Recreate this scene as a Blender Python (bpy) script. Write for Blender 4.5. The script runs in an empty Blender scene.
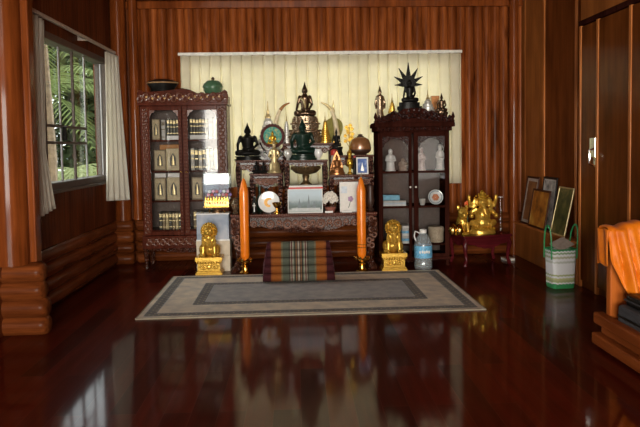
import bpy, bmesh, math, random
from mathutils import Vector, Matrix, Euler
random.seed(7)
PI = math.pi
sc = bpy.context.scene
C = sc.collection
R = math.radians

# ------------------------------------------------------------------ camera
H = 1.25
cam = bpy.data.objects.new('camera', bpy.data.cameras.new('camera'))
C.objects.link(cam)
cam.data.sensor_width = 36; cam.data.lens = 36; cam.data.shift_y = -0.0516
CM = Matrix.Rotation(R(-2.06), 3, 'Z') @ Matrix.Rotation(R(87), 3, 'X') @ Matrix.Rotation(R(-0.9), 3, 'Z')
cam.matrix_world = Matrix.Translation((0, 0, H)) @ CM.to_4x4()
cam.data.clip_start = 0.05
sc.camera = cam

def ray(u, v):
    return CM @ Vector(((u-320)/640, (180.5-v)/640, -1))
def at(u, v, Y):
    d = ray(u, v); t = Y/d.y
    return d.x*t, H+d.z*t
def AX(u, v, Y): return at(u, v, Y)[0]
def AZ(u, v, Y): return at(u, v, Y)[1]

# ------------------------------------------------------------------ materials
MATS = {}
def newmat(name):
    m = bpy.data.materials.new(name); m.use_nodes = True
    nt = m.node_tree
    b = nt.nodes['Principled BSDF']
    MATS[name] = m
    return m, nt, b
def setp(b, col=None, rough=.5, metal=0, coat=0, coatr=.1, spec=.5, trans=0):
    if col: b.inputs['Base Color'].default_value = (*col, 1)
    b.inputs['Roughness'].default_value = rough
    b.inputs['Metallic'].default_value = metal
    b.inputs['Coat Weight'].default_value = coat
    b.inputs['Coat Roughness'].default_value = coatr
    b.inputs['Specular IOR Level'].default_value = spec
    b.inputs['Transmission Weight'].default_value = trans
def coords(nt, scale=(1, 1, 1), loc=(0, 0, 0), rot=(0, 0, 0)):
    tc = nt.nodes.new('ShaderNodeTexCoord'); mp = nt.nodes.new('ShaderNodeMapping')
    mp.inputs['Scale'].default_value = scale; mp.inputs['Location'].default_value = loc
    mp.inputs['Rotation'].default_value = rot
    nt.links.new(tc.outputs['Object'], mp.inputs['Vector'])
    return mp.outputs['Vector']
def ramp(nt, fac, stops, interp='LINEAR'):
    r = nt.nodes.new('ShaderNodeValToRGB'); r.color_ramp.interpolation = interp
    el = r.color_ramp.elements
    while len(el) < len(stops): el.new(.5)
    for e, (p, c) in zip(el, stops):
        e.position = p; e.color = (*c, 1)
    nt.links.new(fac, r.inputs['Fac'])
    return r.outputs['Color']
def noise(nt, vec, scale, detail=3, rough=.55):
    n = nt.nodes.new('ShaderNodeTexNoise'); n.inputs['Scale'].default_value = scale
    n.inputs['Detail'].default_value = detail; n.inputs['Roughness'].default_value = rough
    nt.links.new(vec, n.inputs['Vector'])
    return n.outputs['Fac']
def math_(nt, op, a, b=None):
    n = nt.nodes.new('ShaderNodeMath'); n.operation = op
    for i, x in enumerate((a, b)):
        if x is None: continue
        if isinstance(x, (int, float)): n.inputs[i].default_value = x
        else: nt.links.new(x, n.inputs[i])
    return n.outputs[0]
def mixc(nt, fac, a, b, mode='MIX'):
    n = nt.nodes.new('ShaderNodeMix'); n.data_type = 'RGBA'; n.blend_type = mode
    for s, x in ((0, fac), (6, a), (7, b)):
        if isinstance(x, (int, float)): n.inputs[s].default_value = x
        elif isinstance(x, tuple): n.inputs[s].default_value = (*x, 1)
        else: nt.links.new(x, n.inputs[s])
    return n.outputs[2]
def sepxyz(nt, vec):
    n = nt.nodes.new('ShaderNodeSeparateXYZ'); nt.links.new(vec, n.inputs[0]); return n.outputs
def bump(nt, b, h, strength=.3, dist=.01):
    n = nt.nodes.new('ShaderNodeBump'); n.inputs['Strength'].default_value = strength
    n.inputs['Distance'].default_value = dist
    nt.links.new(h, n.inputs['Height']); nt.links.new(n.outputs[0], b.inputs['Normal'])
def plain(name, col, rough=.5, metal=0, coat=0, spec=.5, var=.15, vs=30, trans=0):
    m, nt, b = newmat(name)
    setp(b, col, rough, metal, coat, .08, spec, trans)
    if var:
        f = noise(nt, coords(nt), vs, 2)
        lo = tuple(max(0, c*(1-var)) for c in col); hi = tuple(min(1, c*(1+var)) for c in col)
        nt.links.new(ramp(nt, f, [(.3, lo), (.7, hi)]), b.inputs['Base Color'])
    return m
def wood(name, dark, light, grain='Z', rough=.35, coat=.4, cell=None, scale=1.0, coatr=.12, knots=0, spec=.5):
    m, nt, b = newmat(name)
    setp(b, None, rough, 0, coat*.16, coatr, spec*.07)
    s = {'X': (1.2, 22, 22), 'Y': (22, 1.2, 22), 'Z': (22, 22, 1.2)}[grain]
    f = noise(nt, coords(nt, tuple(q*scale for q in s)), 1.6, 5, .6)
    mid = tuple((a+c)/2 for a, c in zip(dark, light))
    col = ramp(nt, f, [(.28, dark), (.5, mid), (.75, light)])
    if cell:
        ax, w, off, amt = cell
        o = sepxyz(nt, coords(nt))
        q = math_(nt, 'FLOOR', math_(nt, 'DIVIDE', math_(nt, 'ADD', o['XYZ'.index(ax)], off), w))
        wn = nt.nodes.new('ShaderNodeTexWhiteNoise'); wn.noise_dimensions = '1D'
        nt.links.new(q, wn.inputs['W'])
        tint = ramp(nt, wn.outputs['Value'], [(0, (1-amt, 1-amt*1.1, 1-amt*1.1)), (1, (1, 1, 1))])
        col = mixc(nt, 1.0, col, tint, 'MULTIPLY')
    pt = noise(nt, coords(nt, tuple(2.2 if q > 2 else .7 for q in s)), 2.1, 3)
    col = mixc(nt, 1.0, col, ramp(nt, pt, [(.32, (.62, .58, .55)), (.62, (1.05, 1.05, 1.05))]), 'MULTIPLY')
    if knots:
        k = noise(nt, coords(nt, (7, 7, 1.6)), 1.3, 2)
        kc = ramp(nt, k, [(.60, (1, 1, 1)), (.72, (.35, .3, .28))])
        col = mixc(nt, knots, col, kc, 'MULTIPLY')
    nt.links.new(col, b.inputs['Base Color'])
    bump(nt, b, f, .08, .004)
    return m

M_log = wood('log_wood', (.15, .033, .007), (.43, .12, .028), 'Z', .34, .35, ('X', .098, 0, .35), knots=.8, coatr=.2)
M_wains = wood('wainscot_log_wood', (.085, .020, .005), (.26, .070, .017), 'X', .38, .3, ('Z', .12, 0, .3), coatr=.15)
M_wains_y = wood('side_log_wood', (.14, .034, .010), (.30, .083, .025), 'Y', .26, 2.2, ('Z', .12, 0, .25), coatr=.15)
M_col = wood('column_wood', (.12, .026, .005), (.29, .072, .015), 'Z', .3, 1.6, None, coatr=.09)
M_plank = wood('plank_wood', (.13, .032, .010), (.24, .062, .020), 'Z', .4, .4, ('Y', .062, 0, .35))
M_panel = wood('panel_wood', (.11, .027, .006), (.18, .048, .011), 'Z', .22, .5, None, .5, coatr=.1)
M_panel_light = wood('pale_panel_wood', (.28, .088, .020), (.40, .14, .034), 'Z', .28, .4, None, .5)
M_trim = wood('trim_wood', (.44, .14, .034), (.62, .22, .06), 'Z', .3, .4)
M_ward = wood('wardrobe_wood', (.11, .030, .006), (.18, .052, .011), 'Z', .2, .5, None, .5, coatr=.1)
M_bench = wood('bench_wood', (.20, .045, .010), (.32, .085, .020), 'Y', .34, .3)
M_bench_z = wood('bench_post_wood', (.36, .085, .014), (.48, .13, .024), 'Z', .34, .3)
M_shelfwood = wood('warm_shelf_wood', (.28, .10, .035), (.42, .17, .06), 'X', .35, .3)

def carved(name, dark, light, scale=55, rough=.28):
    m, nt, b = newmat(name)
    setp(b, None, .22, 0, .25, .1, .35)
    v = nt.nodes.new('ShaderNodeTexVoronoi'); v.inputs['Scale'].default_value = scale
    nt.links.new(coords(nt), v.inputs['Vector'])
    nt.links.new(ramp(nt, noise(nt, coords(nt), 20, 3), [(.3, dark), (.75, light)]), b.inputs['Base Color'])
    bump(nt, b, v.outputs['Distance'], 1.0, .02)
    return m
M_carve = carved('carved_rosewood', (.024, .006, .003), (.095, .027, .012))
M_carve_dark = carved('carved_dark_rosewood', (.016, .0045, .0035), (.05, .014, .010))
M_rose = wood('rosewood', (.045, .010, .008), (.10, .024, .016), 'Z', .25, .6)
M_rose_red = wood('red_rosewood', (.052, .011, .006), (.11, .025, .012), 'Z', .25, .6)
M_cabin = wood('cabinet_dark_wood', (.022, .006, .004), (.055, .015, .010), 'Z', .4, 0, spec=0)
M_inner = plain('cabinet_interior', (.12, .085, .07), .6)
M_tbl = wood('crimson_table_wood', (.07, .007, .010), (.13, .014, .018), 'X', .25, .6)
M_brown = plain('dark_brown', (.05, .022, .014), .4)

def metal(name, col, rough=.25, var=.25, bs=.25, sc_=60):
    m, nt, b = newmat(name)
    setp(b, col, rough, 1.0)
    f = noise(nt, coords(nt), sc_, 3)
    nt.links.new(ramp(nt, f, [(.3, tuple(c*(1-var) for c in col)), (.7, col)]), b.inputs['Base Color'])
    bump(nt, b, f, bs, .004)
    return m
def painted_metal(name, col, rough=.32, mt=.55, var=.35, sc_=60, bs=.3):
    m = metal(name, col, rough, var, bs, sc_)
    m.node_tree.nodes['Principled BSDF'].inputs['Metallic'].default_value = mt
    return m
M_gold = painted_metal('gold_paint', (.80, .48, .075), .26, .6)
M_gold_pale = painted_metal('pale_gold', (.72, .56, .28), .3, .6)
M_gold_bright = painted_metal('bright_gold', (.95, .56, .06), .22, .7)
M_bronze = painted_metal('bronze', (.46, .33, .21), .24, .8, .5, 90, .6)
M_bronze_dark = painted_metal('aged_bronze', (.20, .13, .06), .3, .7, .5)
M_glintrelief = plain('polished_glint_carving', (.21, .105, .075), .12, 0, 1.0, .6)  # pale base colour stands in for glints on the polished relief
M_glintcarve = plain('glint_toned_carving', (.13, .048, .028), .25, 0, .4)  # lightened colour imitates light catching the cabinet relief
M_giltcarve = plain('gilded_carving', (.42, .23, .07), .4)
M_bronze_body = painted_metal('dark_bronze', (.16, .10, .06), .22, .8)
M_brass = metal('brass', (.85, .52, .13), .2)
M_copper = painted_metal('brown_copper', (.36, .15, .05), .3, .7)
M_silver = painted_metal('silver', (.72, .71, .66), .35, .35)
M_black = plain('black_lacquer', (.008, .007, .006), .4, 0, .03, .12)
M_dgreen = plain('dark_jade', (.008, .024, .016), .3, 0, .08, .2)
M_green = plain('green_enamel', (.07, .15, .08), .25, 0, .5)
M_ivory = plain('ivory', (.72, .60, .38), .35)
M_white = plain('white_paper', (.80, .79, .76), .6, var=.05)
M_porc = plain('porcelain', (.80, .80, .78), .15, 0, .5, var=.04)
M_cream = plain('cream_card', (.62, .53, .40), .7, var=.08)
M_orange = plain('candle_wax', (.86, .21, .010), .28, 0, .3, var=.10, vs=8)
M_wick = plain('wick', (.35, .30, .2), .8)
M_red = plain('red_print', (.55, .04, .03), .5)
M_orangered = plain('orange_red_petal', (.80, .13, .02), .5)
M_cover = plain('dark_green_cover', (.05, .045, .03), .45)
M_cover2 = plain('brown_gilt_cover', (.20, .14, .07), .45)
M_coverg = plain('gilt_cover', (.42, .33, .17), .4)
M_coverw = plain('grey_white_cover', (.55, .54, .50), .6)
M_gilt = painted_metal('gilt_stamp', (.70, .56, .28), .35, .5)
M_blue = plain('sky_blue_box', (.18, .48, .66), .5)
M_alu = metal('aluminium', (.34, .34, .335), .45, .1, .05)
M_winframe = plain('dark_window_frame', (.10, .075, .06), .4)
M_rod = plain('curtain_rail', (.55, .47, .40), .4)
M_plastic_green = plain('green_plastic_band', (.03, .30, .10), .35)
M_blackcloth = plain('charcoal_cushion', (.045, .045, .05), .8)
M_chrome = metal('chrome', (.85, .84, .82), .12, .05, .02)
M_straw = plain('straw', (.52, .42, .30), .7, vs=80, var=.3)
M_label = plain('blue_label', (.16, .46, .72), .4, var=.35, vs=60)

def glass(name, tint=(1, 1, 1), refl=.10, rough=.02, haze=0):
    m = bpy.data.materials.new(name); m.use_nodes = True; nt = m.node_tree
    nt.nodes.clear()
    out = nt.nodes.new('ShaderNodeOutputMaterial'); mx = nt.nodes.new('ShaderNodeMixShader')
    t = nt.nodes.new('ShaderNodeBsdfTransparent'); g = nt.nodes.new('ShaderNodeBsdfGlossy')
    t.inputs['Color'].default_value = (*tint, 1); g.inputs['Roughness'].default_value = rough
    lw = nt.nodes.new('ShaderNodeLayerWeight'); lw.inputs['Blend'].default_value = .5
    fr = math_(nt, 'MULTIPLY', math_(nt, 'POWER', lw.outputs['Facing'], 5), .6)
    nt.links.new(math_(nt, 'ADD', fr, refl), mx.inputs[0])
    nt.links.new(t.outputs[0], mx.inputs[1]); nt.links.new(g.outputs[0], mx.inputs[2])
    res = mx.outputs[0]
    if haze:
        df = nt.nodes.new('ShaderNodeBsdfDiffuse'); df.inputs['Color'].default_value = (.75, .82, .85, 1)
        m2 = nt.nodes.new('ShaderNodeMixShader'); m2.inputs[0].default_value = haze
        nt.links.new(res, m2.inputs[1]); nt.links.new(df.outputs[0], m2.inputs[2]); res = m2.outputs[0]
    nt.links.new(res, out.inputs['Surface'])
    return m
M_glass = glass('window_glass', (.95, .98, .96), .02)
M_cabglass = glass('cabinet_glass', (.9, .9, .9), .02, .04)
M_acryl = glass('clear_acrylic', (.95, .97, .98), .022)
M_pet = glass('bottle_plastic', (.80, .86, .89), .10, .12, .22)

def cloth_mat(name, col, transl=.25, var=.08):
    m, nt, b = newmat(name)
    setp(b, col, .85, 0, 0, .1, .2)
    f = noise(nt, coords(nt), 8, 3)
    colr = ramp(nt, f, [(.3, tuple(c*(1-var) for c in col)), (.7, col)])
    nt.links.new(colr, b.inputs['Base Color'])
    tr = nt.nodes.new('ShaderNodeBsdfTranslucent'); nt.links.new(colr, tr.inputs['Color'])
    mx = nt.nodes.new('ShaderNodeMixShader'); mx.inputs[0].default_value = transl
    nt.links.new(b.outputs[0], mx.inputs[1]); nt.links.new(tr.outputs[0], mx.inputs[2])
    nt.links.new(mx.outputs[0], nt.nodes['Material Output'].inputs['Surface'])
    return m
M_curtain = cloth_mat('cream_curtain', (.90, .84, .66), .42)
M_curtain_side = cloth_mat('pale_curtain', (.88, .84, .72), .3)
def satin():
    m, nt, b = newmat('orange_satin')
    setp(b, None, .5, 0, 0, .3, .3)
    b.inputs['Sheen Weight'].default_value = .05
    f = noise(nt, coords(nt), 6, 4)
    nt.links.new(ramp(nt, f, [(.3, (.58, .12, .002)), (.7, (.80, .215, .004))]), b.inputs['Base Color'])
    return m
M_robe = satin()

def floor_mat():
    m, nt, b = newmat('red_plank_floor')
    setp(b, None, .5, 0, .48, .08, .03)
    vec = coords(nt, (1, 1, 1), rot=(0, 0, R(90)))
    br = nt.nodes.new('ShaderNodeTexBrick')
    br.inputs['Scale'].default_value = 1; br.inputs['Brick Width'].default_value = 1.5
    br.inputs['Row Height'].default_value = .13; br.inputs['Mortar Size'].default_value = .0016
    br.inputs['Mortar Smooth'].default_value = .2
    br.inputs['Color1'].default_value = (.050, .0045, .002, 1)
    br.inputs['Color2'].default_value = (.115, .011, .0035, 1)
    br.inputs['Mortar'].default_value = (.11, .025, .015, 1)
    br.offset = .37
    nt.links.new(vec, br.inputs['Vector'])
    g = noise(nt, coords(nt, (16, 1, 16)), 1.5, 4)
    gc = ramp(nt, g, [(.3, (.70, .65, .6)), (.7, (1.05, 1, 1))])
    nt.links.new(mixc(nt, 1.0, br.outputs['Color'], gc, 'MULTIPLY'), b.inputs['Base Color'])
    w = noise(nt, coords(nt, (1, .35, 1)), 3.0, 2)
    bp = nt.nodes.new('ShaderNodeBump'); bp.inputs['Strength'].default_value = .06; bp.inputs['Distance'].default_value = .01
    nt.links.new(w, bp.inputs['Height'])
    nt.links.new(bp.outputs[0], b.inputs['Coat Normal'])
    return m
M_floor = floor_mat()

def rug_mat(hx, hy):
    m, nt, b = newmat('patterned_rug')
    setp(b, None, .95, 0, 0, .1, .1)
    o = sepxyz(nt, coords(nt))
    ax = math_(nt, 'SUBTRACT', hx, math_(nt, 'ABSOLUTE', o[0]))
    ay = math_(nt, 'SUBTRACT', hy, math_(nt, 'ABSOLUTE', o[1]))
    d = math_(nt, 'MINIMUM', ax, ay)
    dn = math_(nt, 'DIVIDE', d, .8)
    be = (.76, .68, .57); gr = (.47, .48, .50); dk = (.16, .17, .19)
    base = ramp(nt, dn, [(0, (.30, .26, .2)), (.015, be), (.055, gr), (.165, be), (.45, gr), (.57, (.47, .465, .465))], 'CONSTANT')
    # little hooked key motif in the two dark borders
    br = nt.nodes.new('ShaderNodeTexBrick'); br.inputs['Scale'].default_value = 1
    br.inputs['Brick Width'].default_value = .07; br.inputs['Row Height'].default_value = .035
    br.inputs['Mortar Size'].default_value = .007
    br.inputs['Color1'].default_value = (*dk, 1); br.inputs['Color2'].default_value = (*dk, 1)
    br.inputs['Mortar'].default_value = (.34, .31, .26, 1)
    nt.links.new(coords(nt), br.inputs['Vector'])
    k = ramp(nt, dn, [(0, (0, 0, 0)), (.06, (1, 1, 1)), (.16, (0, 0, 0)), (.455, (1, 1, 1)), (.56, (0, 0, 0))], 'CONSTANT')
    col = mixc(nt, k, base, br.outputs['Color'])
    f = noise(nt, coords(nt), 9, 4)
    tint = ramp(nt, f, [(.3, (.78, .78, .8)), (.7, (1.12, 1.08, 1))])
    col = mixc(nt, 1.0, col, tint, 'MULTIPLY')
    nt.links.new(col, b.inputs['Base Color'])
    bump(nt, b, noise(nt, coords(nt), 220, 2), .4, .004)
    return m

def stripe_mat(name, stops, half, axis=0):
    m, nt, b = newmat(name)
    setp(b, None, .85, 0, 0, .1, .2)
    o = sepxyz(nt, coords(nt))
    t = math_(nt, 'DIVIDE', math_(nt, 'ABSOLUTE', o[axis]), half)
    col = ramp(nt, t, stops, 'CONSTANT')
    nt.links.new(mixc(nt, .3, col, ramp(nt, noise(nt, coords(nt), 90, 2), [(.3, (.6, .6, .6)), (.7, (1, 1, 1))]), 'MULTIPLY'), b.inputs['Base Color'])
    return m

def picture_mat(name, cols, scale=9):
    """blurred photo / print on paper"""
    m, nt, b = newmat(name)
    setp(b, None, .5, 0, 0, .1, .2)
    f = noise(nt, coords(nt), scale, 3)
    n = len(cols)
    nt.links.new(ramp(nt, f, [(.28+.44*i/(n-1), c) for i, c in enumerate(cols)]), b.inputs['Base Color'])
    return m

# ------------------------------------------------------------------ mesh builder
class MB:
    def __init__(s): s.bm = bmesh.new()
    def _x(s, vs, M):
        for v in vs: v.co = M @ v.co
    def box(s, c, d, rot=None):
        r = bmesh.ops.create_cube(s.bm, size=1)['verts']
        M = Matrix.Translation(c)
        if rot: M = M @ Euler(rot).to_matrix().to_4x4()
        s._x(r, M @ Matrix.Diagonal((*d, 1))); return s
    def bx(s, x0, x1, y0, y1, z0, z1):
        return s.box(((x0+x1)/2, (y0+y1)/2, (z0+z1)/2), (abs(x1-x0), abs(y1-y0), abs(z1-z0)))
    def sph(s, c, r, seg=12, rot=None):
        if isinstance(r, (int, float)): r = (r, r, r)
        v = bmesh.ops.create_uvsphere(s.bm, u_segments=seg, v_segments=max(6, seg*2//3), radius=1)['verts']
        M = Matrix.Translation(c)
        if rot: M = M @ Euler(rot).to_matrix().to_4x4()
        s._x(v, M @ Matrix.Diagonal((*r, 1))); return s
    def lathe(s, prof, c=(0, 0, 0), n=20, sx=1, sy=1, M=None, cap=True):
        rings = []
        for r, z in prof:
            ring = []
            for i in range(n):
                a = 2*PI*i/n
                p = Vector((r*math.cos(a)*sx, r*math.sin(a)*sy, z))
                if M: p = M @ p
                ring.append(s.bm.verts.new(p+Vector(c)))
            rings.append(ring)
        for a, b in zip(rings, rings[1:]):
            for i in range(n):
                s.bm.faces.new((a[i], a[(i+1) % n], b[(i+1) % n], b[i]))
        if cap: s.bm.faces.new(list(reversed(rings[0]))); s.bm.faces.new(rings[-1])
        return s
    def tube(s, pts, rad, n=8, flat=1.0):
        pts = [Vector(p) for p in pts]
        if isinstance(rad, (int, float)): rad = [rad]*len(pts)
        rings = []; up = None
        for i, p in enumerate(pts):
            t = (pts[min(i+1, len(pts)-1)]-pts[max(i-1, 0)]).normalized()
            if up is None:
                up = Vector((0, 0, 1)) if abs(t.z) < .9 else Vector((1, 0, 0))
            a = t.cross(up).normalized(); b = a.cross(t).normalized(); up = b
            rings.append([s.bm.verts.new(p+(a*math.cos(2*PI*k/n)+b*math.sin(2*PI*k/n)*flat)*rad[i]) for k in range(n)])
        for q, w in zip(rings, rings[1:]):
            for k in range(n): s.bm.faces.new((q[k], q[(k+1) % n], w[(k+1) % n], w[k]))
        s.bm.faces.new(list(reversed(rings[0]))); s.bm.faces.new(rings[-1])
        return s
    def torus(s, c, Rr, r, axis='Y', n=16, m=6, sx=1, sz=1):
        pts = []
        rings = []
        for i in range(n):
            a = 2*PI*i/n; ring = []
            for j in range(m):
                b = 2*PI*j/m
                q = Rr+r*math.cos(b); w = r*math.sin(b)
                if axis == 'Y': p = (q*math.cos(a)*sx, w, q*math.sin(a)*sz)
                elif axis == 'Z': p = (q*math.cos(a)*sx, q*math.sin(a)*sz, w)
                else: p = (w, q*math.cos(a)*sx, q*math.sin(a)*sz)
                ring.append(s.bm.verts.new(Vector(p)+Vector(c)))
            rings.append(ring)
        for i in range(n):
            A = rings[i]; B = rings[(i+1) % n]
            for j in range(m): s.bm.faces.new((A[j], A[(j+1) % m], B[(j+1) % m], B[j]))
        return s
    def prism(s, poly, y0, y1, axis='Y'):
        """polygon in XZ extruded along Y (axis X: polygon in YZ extruded along X)"""
        f = (lambda p, t: (p[0], t, p[1])) if axis == 'Y' else ((lambda p, t: (t, p[0], p[1])) if axis == 'X' else (lambda p, t: (p[0], p[1], t)))
        a = [s.bm.verts.new(f(p, y0)) for p in poly]; b = [s.bm.verts.new(f(p, y1)) for p in poly]
        n = len(poly)
        s.bm.faces.new(a); s.bm.faces.new(list(reversed(b)))
        for i in range(n): s.bm.faces.new((a[i], b[i], b[(i+1) % n], a[(i+1) % n]))
        return s
    def grid(s, fn, nu, nv):
        V = [[s.bm.verts.new(fn(i/nu, j/nv)) for j in range(nv+1)] for i in range(nu+1)]
        for i in range(nu):
            for j in range(nv): s.bm.faces.new((V[i][j], V[i+1][j], V[i+1][j+1], V[i][j+1]))
        return s
    def mesh(s, name, mat, smooth=35):
        bmesh.ops.recalc_face_normals(s.bm, faces=s.bm.faces[:])
        me = bpy.data.meshes.new(name); s.bm.to_mesh(me); s.bm.free()
        if mat: me.materials.append(mat)
        if smooth:
            for p in me.polygons: p.use_smooth = True
            me.set_sharp_from_angle(angle=R(smooth))
        return me
    def build(s, name, mat, parent=None, loc=None, smooth=35, bev=0, solid=0):
        o = bpy.data.objects.new(name, s.mesh(name, mat, smooth)); C.objects.link(o)
        if parent: o.parent = parent
        if loc: o.location = loc
        if solid:
            q = o.modifiers.new('solid', 'SOLIDIFY'); q.thickness = solid; q.offset = 0
        if bev:
            q = o.modifiers.new('bevel', 'BEVEL'); q.width = bev; q.segments = 2; q.limit_method = 'ANGLE'; q.angle_limit = R(50)
        return o
    def fuse(s, name, mat, parent=None, voxel=.006, loc=None, smooth_it=2):
        """melt overlapping volumes into one continuous skin"""
        me = s.mesh('t', None, 0)
        t = bpy.data.objects.new('t', me); C.objects.link(t)
        q = t.modifiers.new('r', 'REMESH'); q.mode = 'VOXEL'; q.voxel_size = voxel
        if smooth_it:
            w = t.modifiers.new('s', 'SMOOTH'); w.iterations = smooth_it; w.factor = .5
        dg = bpy.context.evaluated_depsgraph_get()
        nm = bpy.data.meshes.new_from_object(t.evaluated_get(dg))
        bpy.data.objects.remove(t); bpy.data.meshes.remove(me)
        nm.name = name; nm.materials.clear(); nm.materials.append(mat)
        for p in nm.polygons: p.use_smooth = True
        o = bpy.data.objects.new(name, nm); C.objects.link(o)
        if parent: o.parent = parent
        if loc: o.location = loc
        return o

def tag(o, label, cat, group=None):
    o['label'] = label; o['category'] = cat
    if group: o['group'] = group
    return o
def thing(name, label, cat, loc=(0, 0, 0), rz=0, group=None):
    o = bpy.data.objects.new(name, None); C.objects.link(o)
    o.location = loc; o.rotation_euler = (0, 0, rz); o.empty_display_size = .1
    return tag(o, label, cat, group)
def struct(o): o['kind'] = 'structure'; return o
def dup(root, loc, rz=None, label=None):
    r = root.copy(); C.objects.link(r); r.location = loc
    if rz is not None: r.rotation_euler = (0, 0, rz)
    if label: r['label'] = label
    for ch in list(root.children):
        c = ch.copy(); C.objects.link(c); c.parent = r
        for g in ch.children:
            d = g.copy(); C.objects.link(d); d.parent = c
    return r
ORD = ['first', 'second', 'third', 'fourth', 'fifth', 'sixth', 'seventh', 'eighth', 'ninth', 'tenth', 'eleventh']

# ------------------------------------------------------------------ room shell
XL, XR, YB, ZC = -2.0, 2.56, 7.22, 2.87
struct(MB().bx(-4.6, 2.75, -5.2, 4.5, -.1, 0).bx(-2.12, 2.75, 4.5, 7.4, -.1, 0).build('floor', M_floor, smooth=0))
struct(MB().bx(-4.6, 2.75, -5.2, 4.5, ZC, ZC+.1).bx(-2.12, 2.75, 4.5, 7.4, ZC, ZC+.1).build('ceiling', M_panel, smooth=0))
# back wall: vertical half round logs on a backing, three or four bulging logs along its foot
BX0, BX1, BZ0, BZ1 = -1.17, 1.76, .86, 2.24
b = MB()
for q in ((XL-.2, BX0, 0, ZC), (BX1, XR+.2, 0, ZC), (BX0, BX1, 0, BZ0), (BX0, BX1, BZ1, ZC)): b.bx(q[0], q[1], YB, YB+.12, q[2], q[3])
x = -2.0
while x < 2.56:
    for z0, z1 in ([(.40, BZ0), (BZ1, ZC)] if BX0-.06 < x < BX1-.04 else [(.40, ZC)]):
        b.lathe([(.053, z0), (.053, z1)], (x+.049, YB+.005, 0), 16, 1, .85)
    x += .098
wall_back = struct(b.build('wall_back', M_log))
b = MB()
for k in range(4):
    b.tube([(XL-.1, YB-.01, .06+.12*k), (2.6, YB-.01, .06+.12*k)], .064, 14)
struct(b.build('trim_1', M_wains))
struct(MB().bx(XL, XR, YB-.07, YB+.02, 2.79, ZC).build('trim_2', M_col, smooth=0, bev=.006))
# the wide window behind the back curtain
b = MB()
for xx in (BX0+.03, -.2, .78, BX1-.03): b.bx(xx-.02, xx+.02, YB+.04, YB+.08, BZ0, BZ1)
for zz in (BZ0+.02, BZ1-.02): b.bx(BX0, BX1, YB+.04, YB+.08, zz-.02, zz+.02)
w2 = struct(b.build('window_2', M_winframe, smooth=0))
MB().bx(BX0+.05, BX1-.05, YB+.058, YB+.062, BZ0+.04, BZ1-.04).build('pane', M_glass, w2, smooth=0)
# rear wall with an unseen opening sized for the added front light, and the far wall of the side bay
struct(MB().bx(-4.6, -2.7, -5.2, -5.1, 0, ZC).bx(1.9, 2.75, -5.2, -5.1, 0, ZC).bx(-2.7, 1.9, -5.2, -5.1, 2.5, ZC).build('wall_rear', M_plank, smooth=0))
struct(MB().bx(-4.7, -4.6, -5.2, 4.5, 0, ZC).build('wall_side', M_plank, smooth=0))
# left wall with window opening (y 5.19-6.83, z .97-2.17)
WY0, WY1, WZ0, WZ1 = 5.16, 6.86, .96, 2.18
b = MB()
for y0, y1, z0, z1 in ((4.3, WY0, 0, ZC), (WY1, 7.4, 0, ZC), (WY0, WY1, 0, WZ0), (WY0, WY1, WZ1, ZC)):
    b.bx(XL-.12, XL-.012, y0, y1, z0, z1)
y = 4.33
while y < 7.2:
    w = .056
    spans = [(.4, ZC)] if (y+w < WY0 or y > WY1) else [(.4, WZ0), (WZ1, ZC)]
    for z0, z1 in spans:
        b.box((XL-.006, y+w/2, (z0+z1)/2), (.012, w+.0045, z1-z0))
    y += .062
struct(b.build('wall_left', M_plank, smooth=0, bev=.002))
b = MB()
for k in range(4):
    b.tube([(XL-.02, 4.50, .06+.12*k), (XL-.02, 7.3, .06+.12*k)], .066, 14)
struct(b.build('trim_3', M_wains_y))
# short wall at the left foreground: round column over a stack of log ends
b = MB()
for k in range(4):
    z = .06+.121*k; e = -1.735+(.018 if k < 2 else 0)
    b.tube([(-4.4, 4.42, z), (e-.05, 4.42, z), (e-.02, 4.42, z), (e-.006, 4.42, z), (e, 4.42, z)], [.076, .076, .070, .056, .034], 24)
struct(b.build('trim_4', M_wains))
struct(MB().bx(-4.4, -1.83, 4.44, 4.52, .42, ZC).build('wall_front', M_plank, smooth=0))
struct(MB().lathe([(.118, .485), (.115, 1.5), (.112, ZC)], (-1.945, 4.40, 0), 28).build('trim_5', M_col))
struct(MB().bx(-1.86, -1.785, 4.405, 4.5, .485, ZC).build('trim_6', M_col, smooth=0, bev=.01))
# back left corner column with its own short log stack
struct(MB().lathe([(.085, .48), (.082, ZC)], (-1.905, 7.06, 0), 24).build('trim_7', M_col))
struct(MB().lathe([(.05, .48), (.048, ZC)], (-1.755, 7.10, 0), 18).build('trim_8', M_col))
b = MB()
for k in range(4):
    b.tube([(-2.0, 7.04, .06+.12*k), (-1.82, 7.04, .06+.12*k), (-1.795, 7.04, .06+.12*k), (-1.785, 7.04, .06+.12*k)], [.066, .066, .05, .02], 14)
    b.tube([(-1.755, 7.09, .06+.12*k), (-1.67, 7.09, .06+.12*k), (-1.645, 7.09, .06+.12*k)], [.06, .06, .03], 14)
struct(b.build('trim_9', M_wains))
# right wall: panels, battens, a low ledge at its foot
struct(MB().bx(XR, XR+.12, -5.2, 7.4, 0, ZC).build('wall_right', M_panel, smooth=0))
struct(MB().bx(XR-.012, XR, 6.56, 7.2, .37, ZC).build('trim_10', M_panel_light, smooth=0))
b = MB()
for yy, w in ((6.53, .045), (5.77, .045), (7.06, .05)):
    b.bx(XR-.014, XR, yy-w/2, yy+w/2, .37, ZC)
struct(b.build('trim_11', M_trim, smooth=0, bev=.005))
struct(MB().bx(2.445, XR, 5.50, 7.2, 0, .362).build('baseboard_right', M_panel_light, smooth=0, bev=.008))
struct(MB().bx(2.425, XR, 5.50, 7.2, .362, .384).build('trim_12', M_trim, smooth=0, bev=.004))
struct(MB().lathe([(.05, 0), (.05, ZC)], (2.44, 7.12, 0), 16).build('trim_13', M_col))

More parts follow.
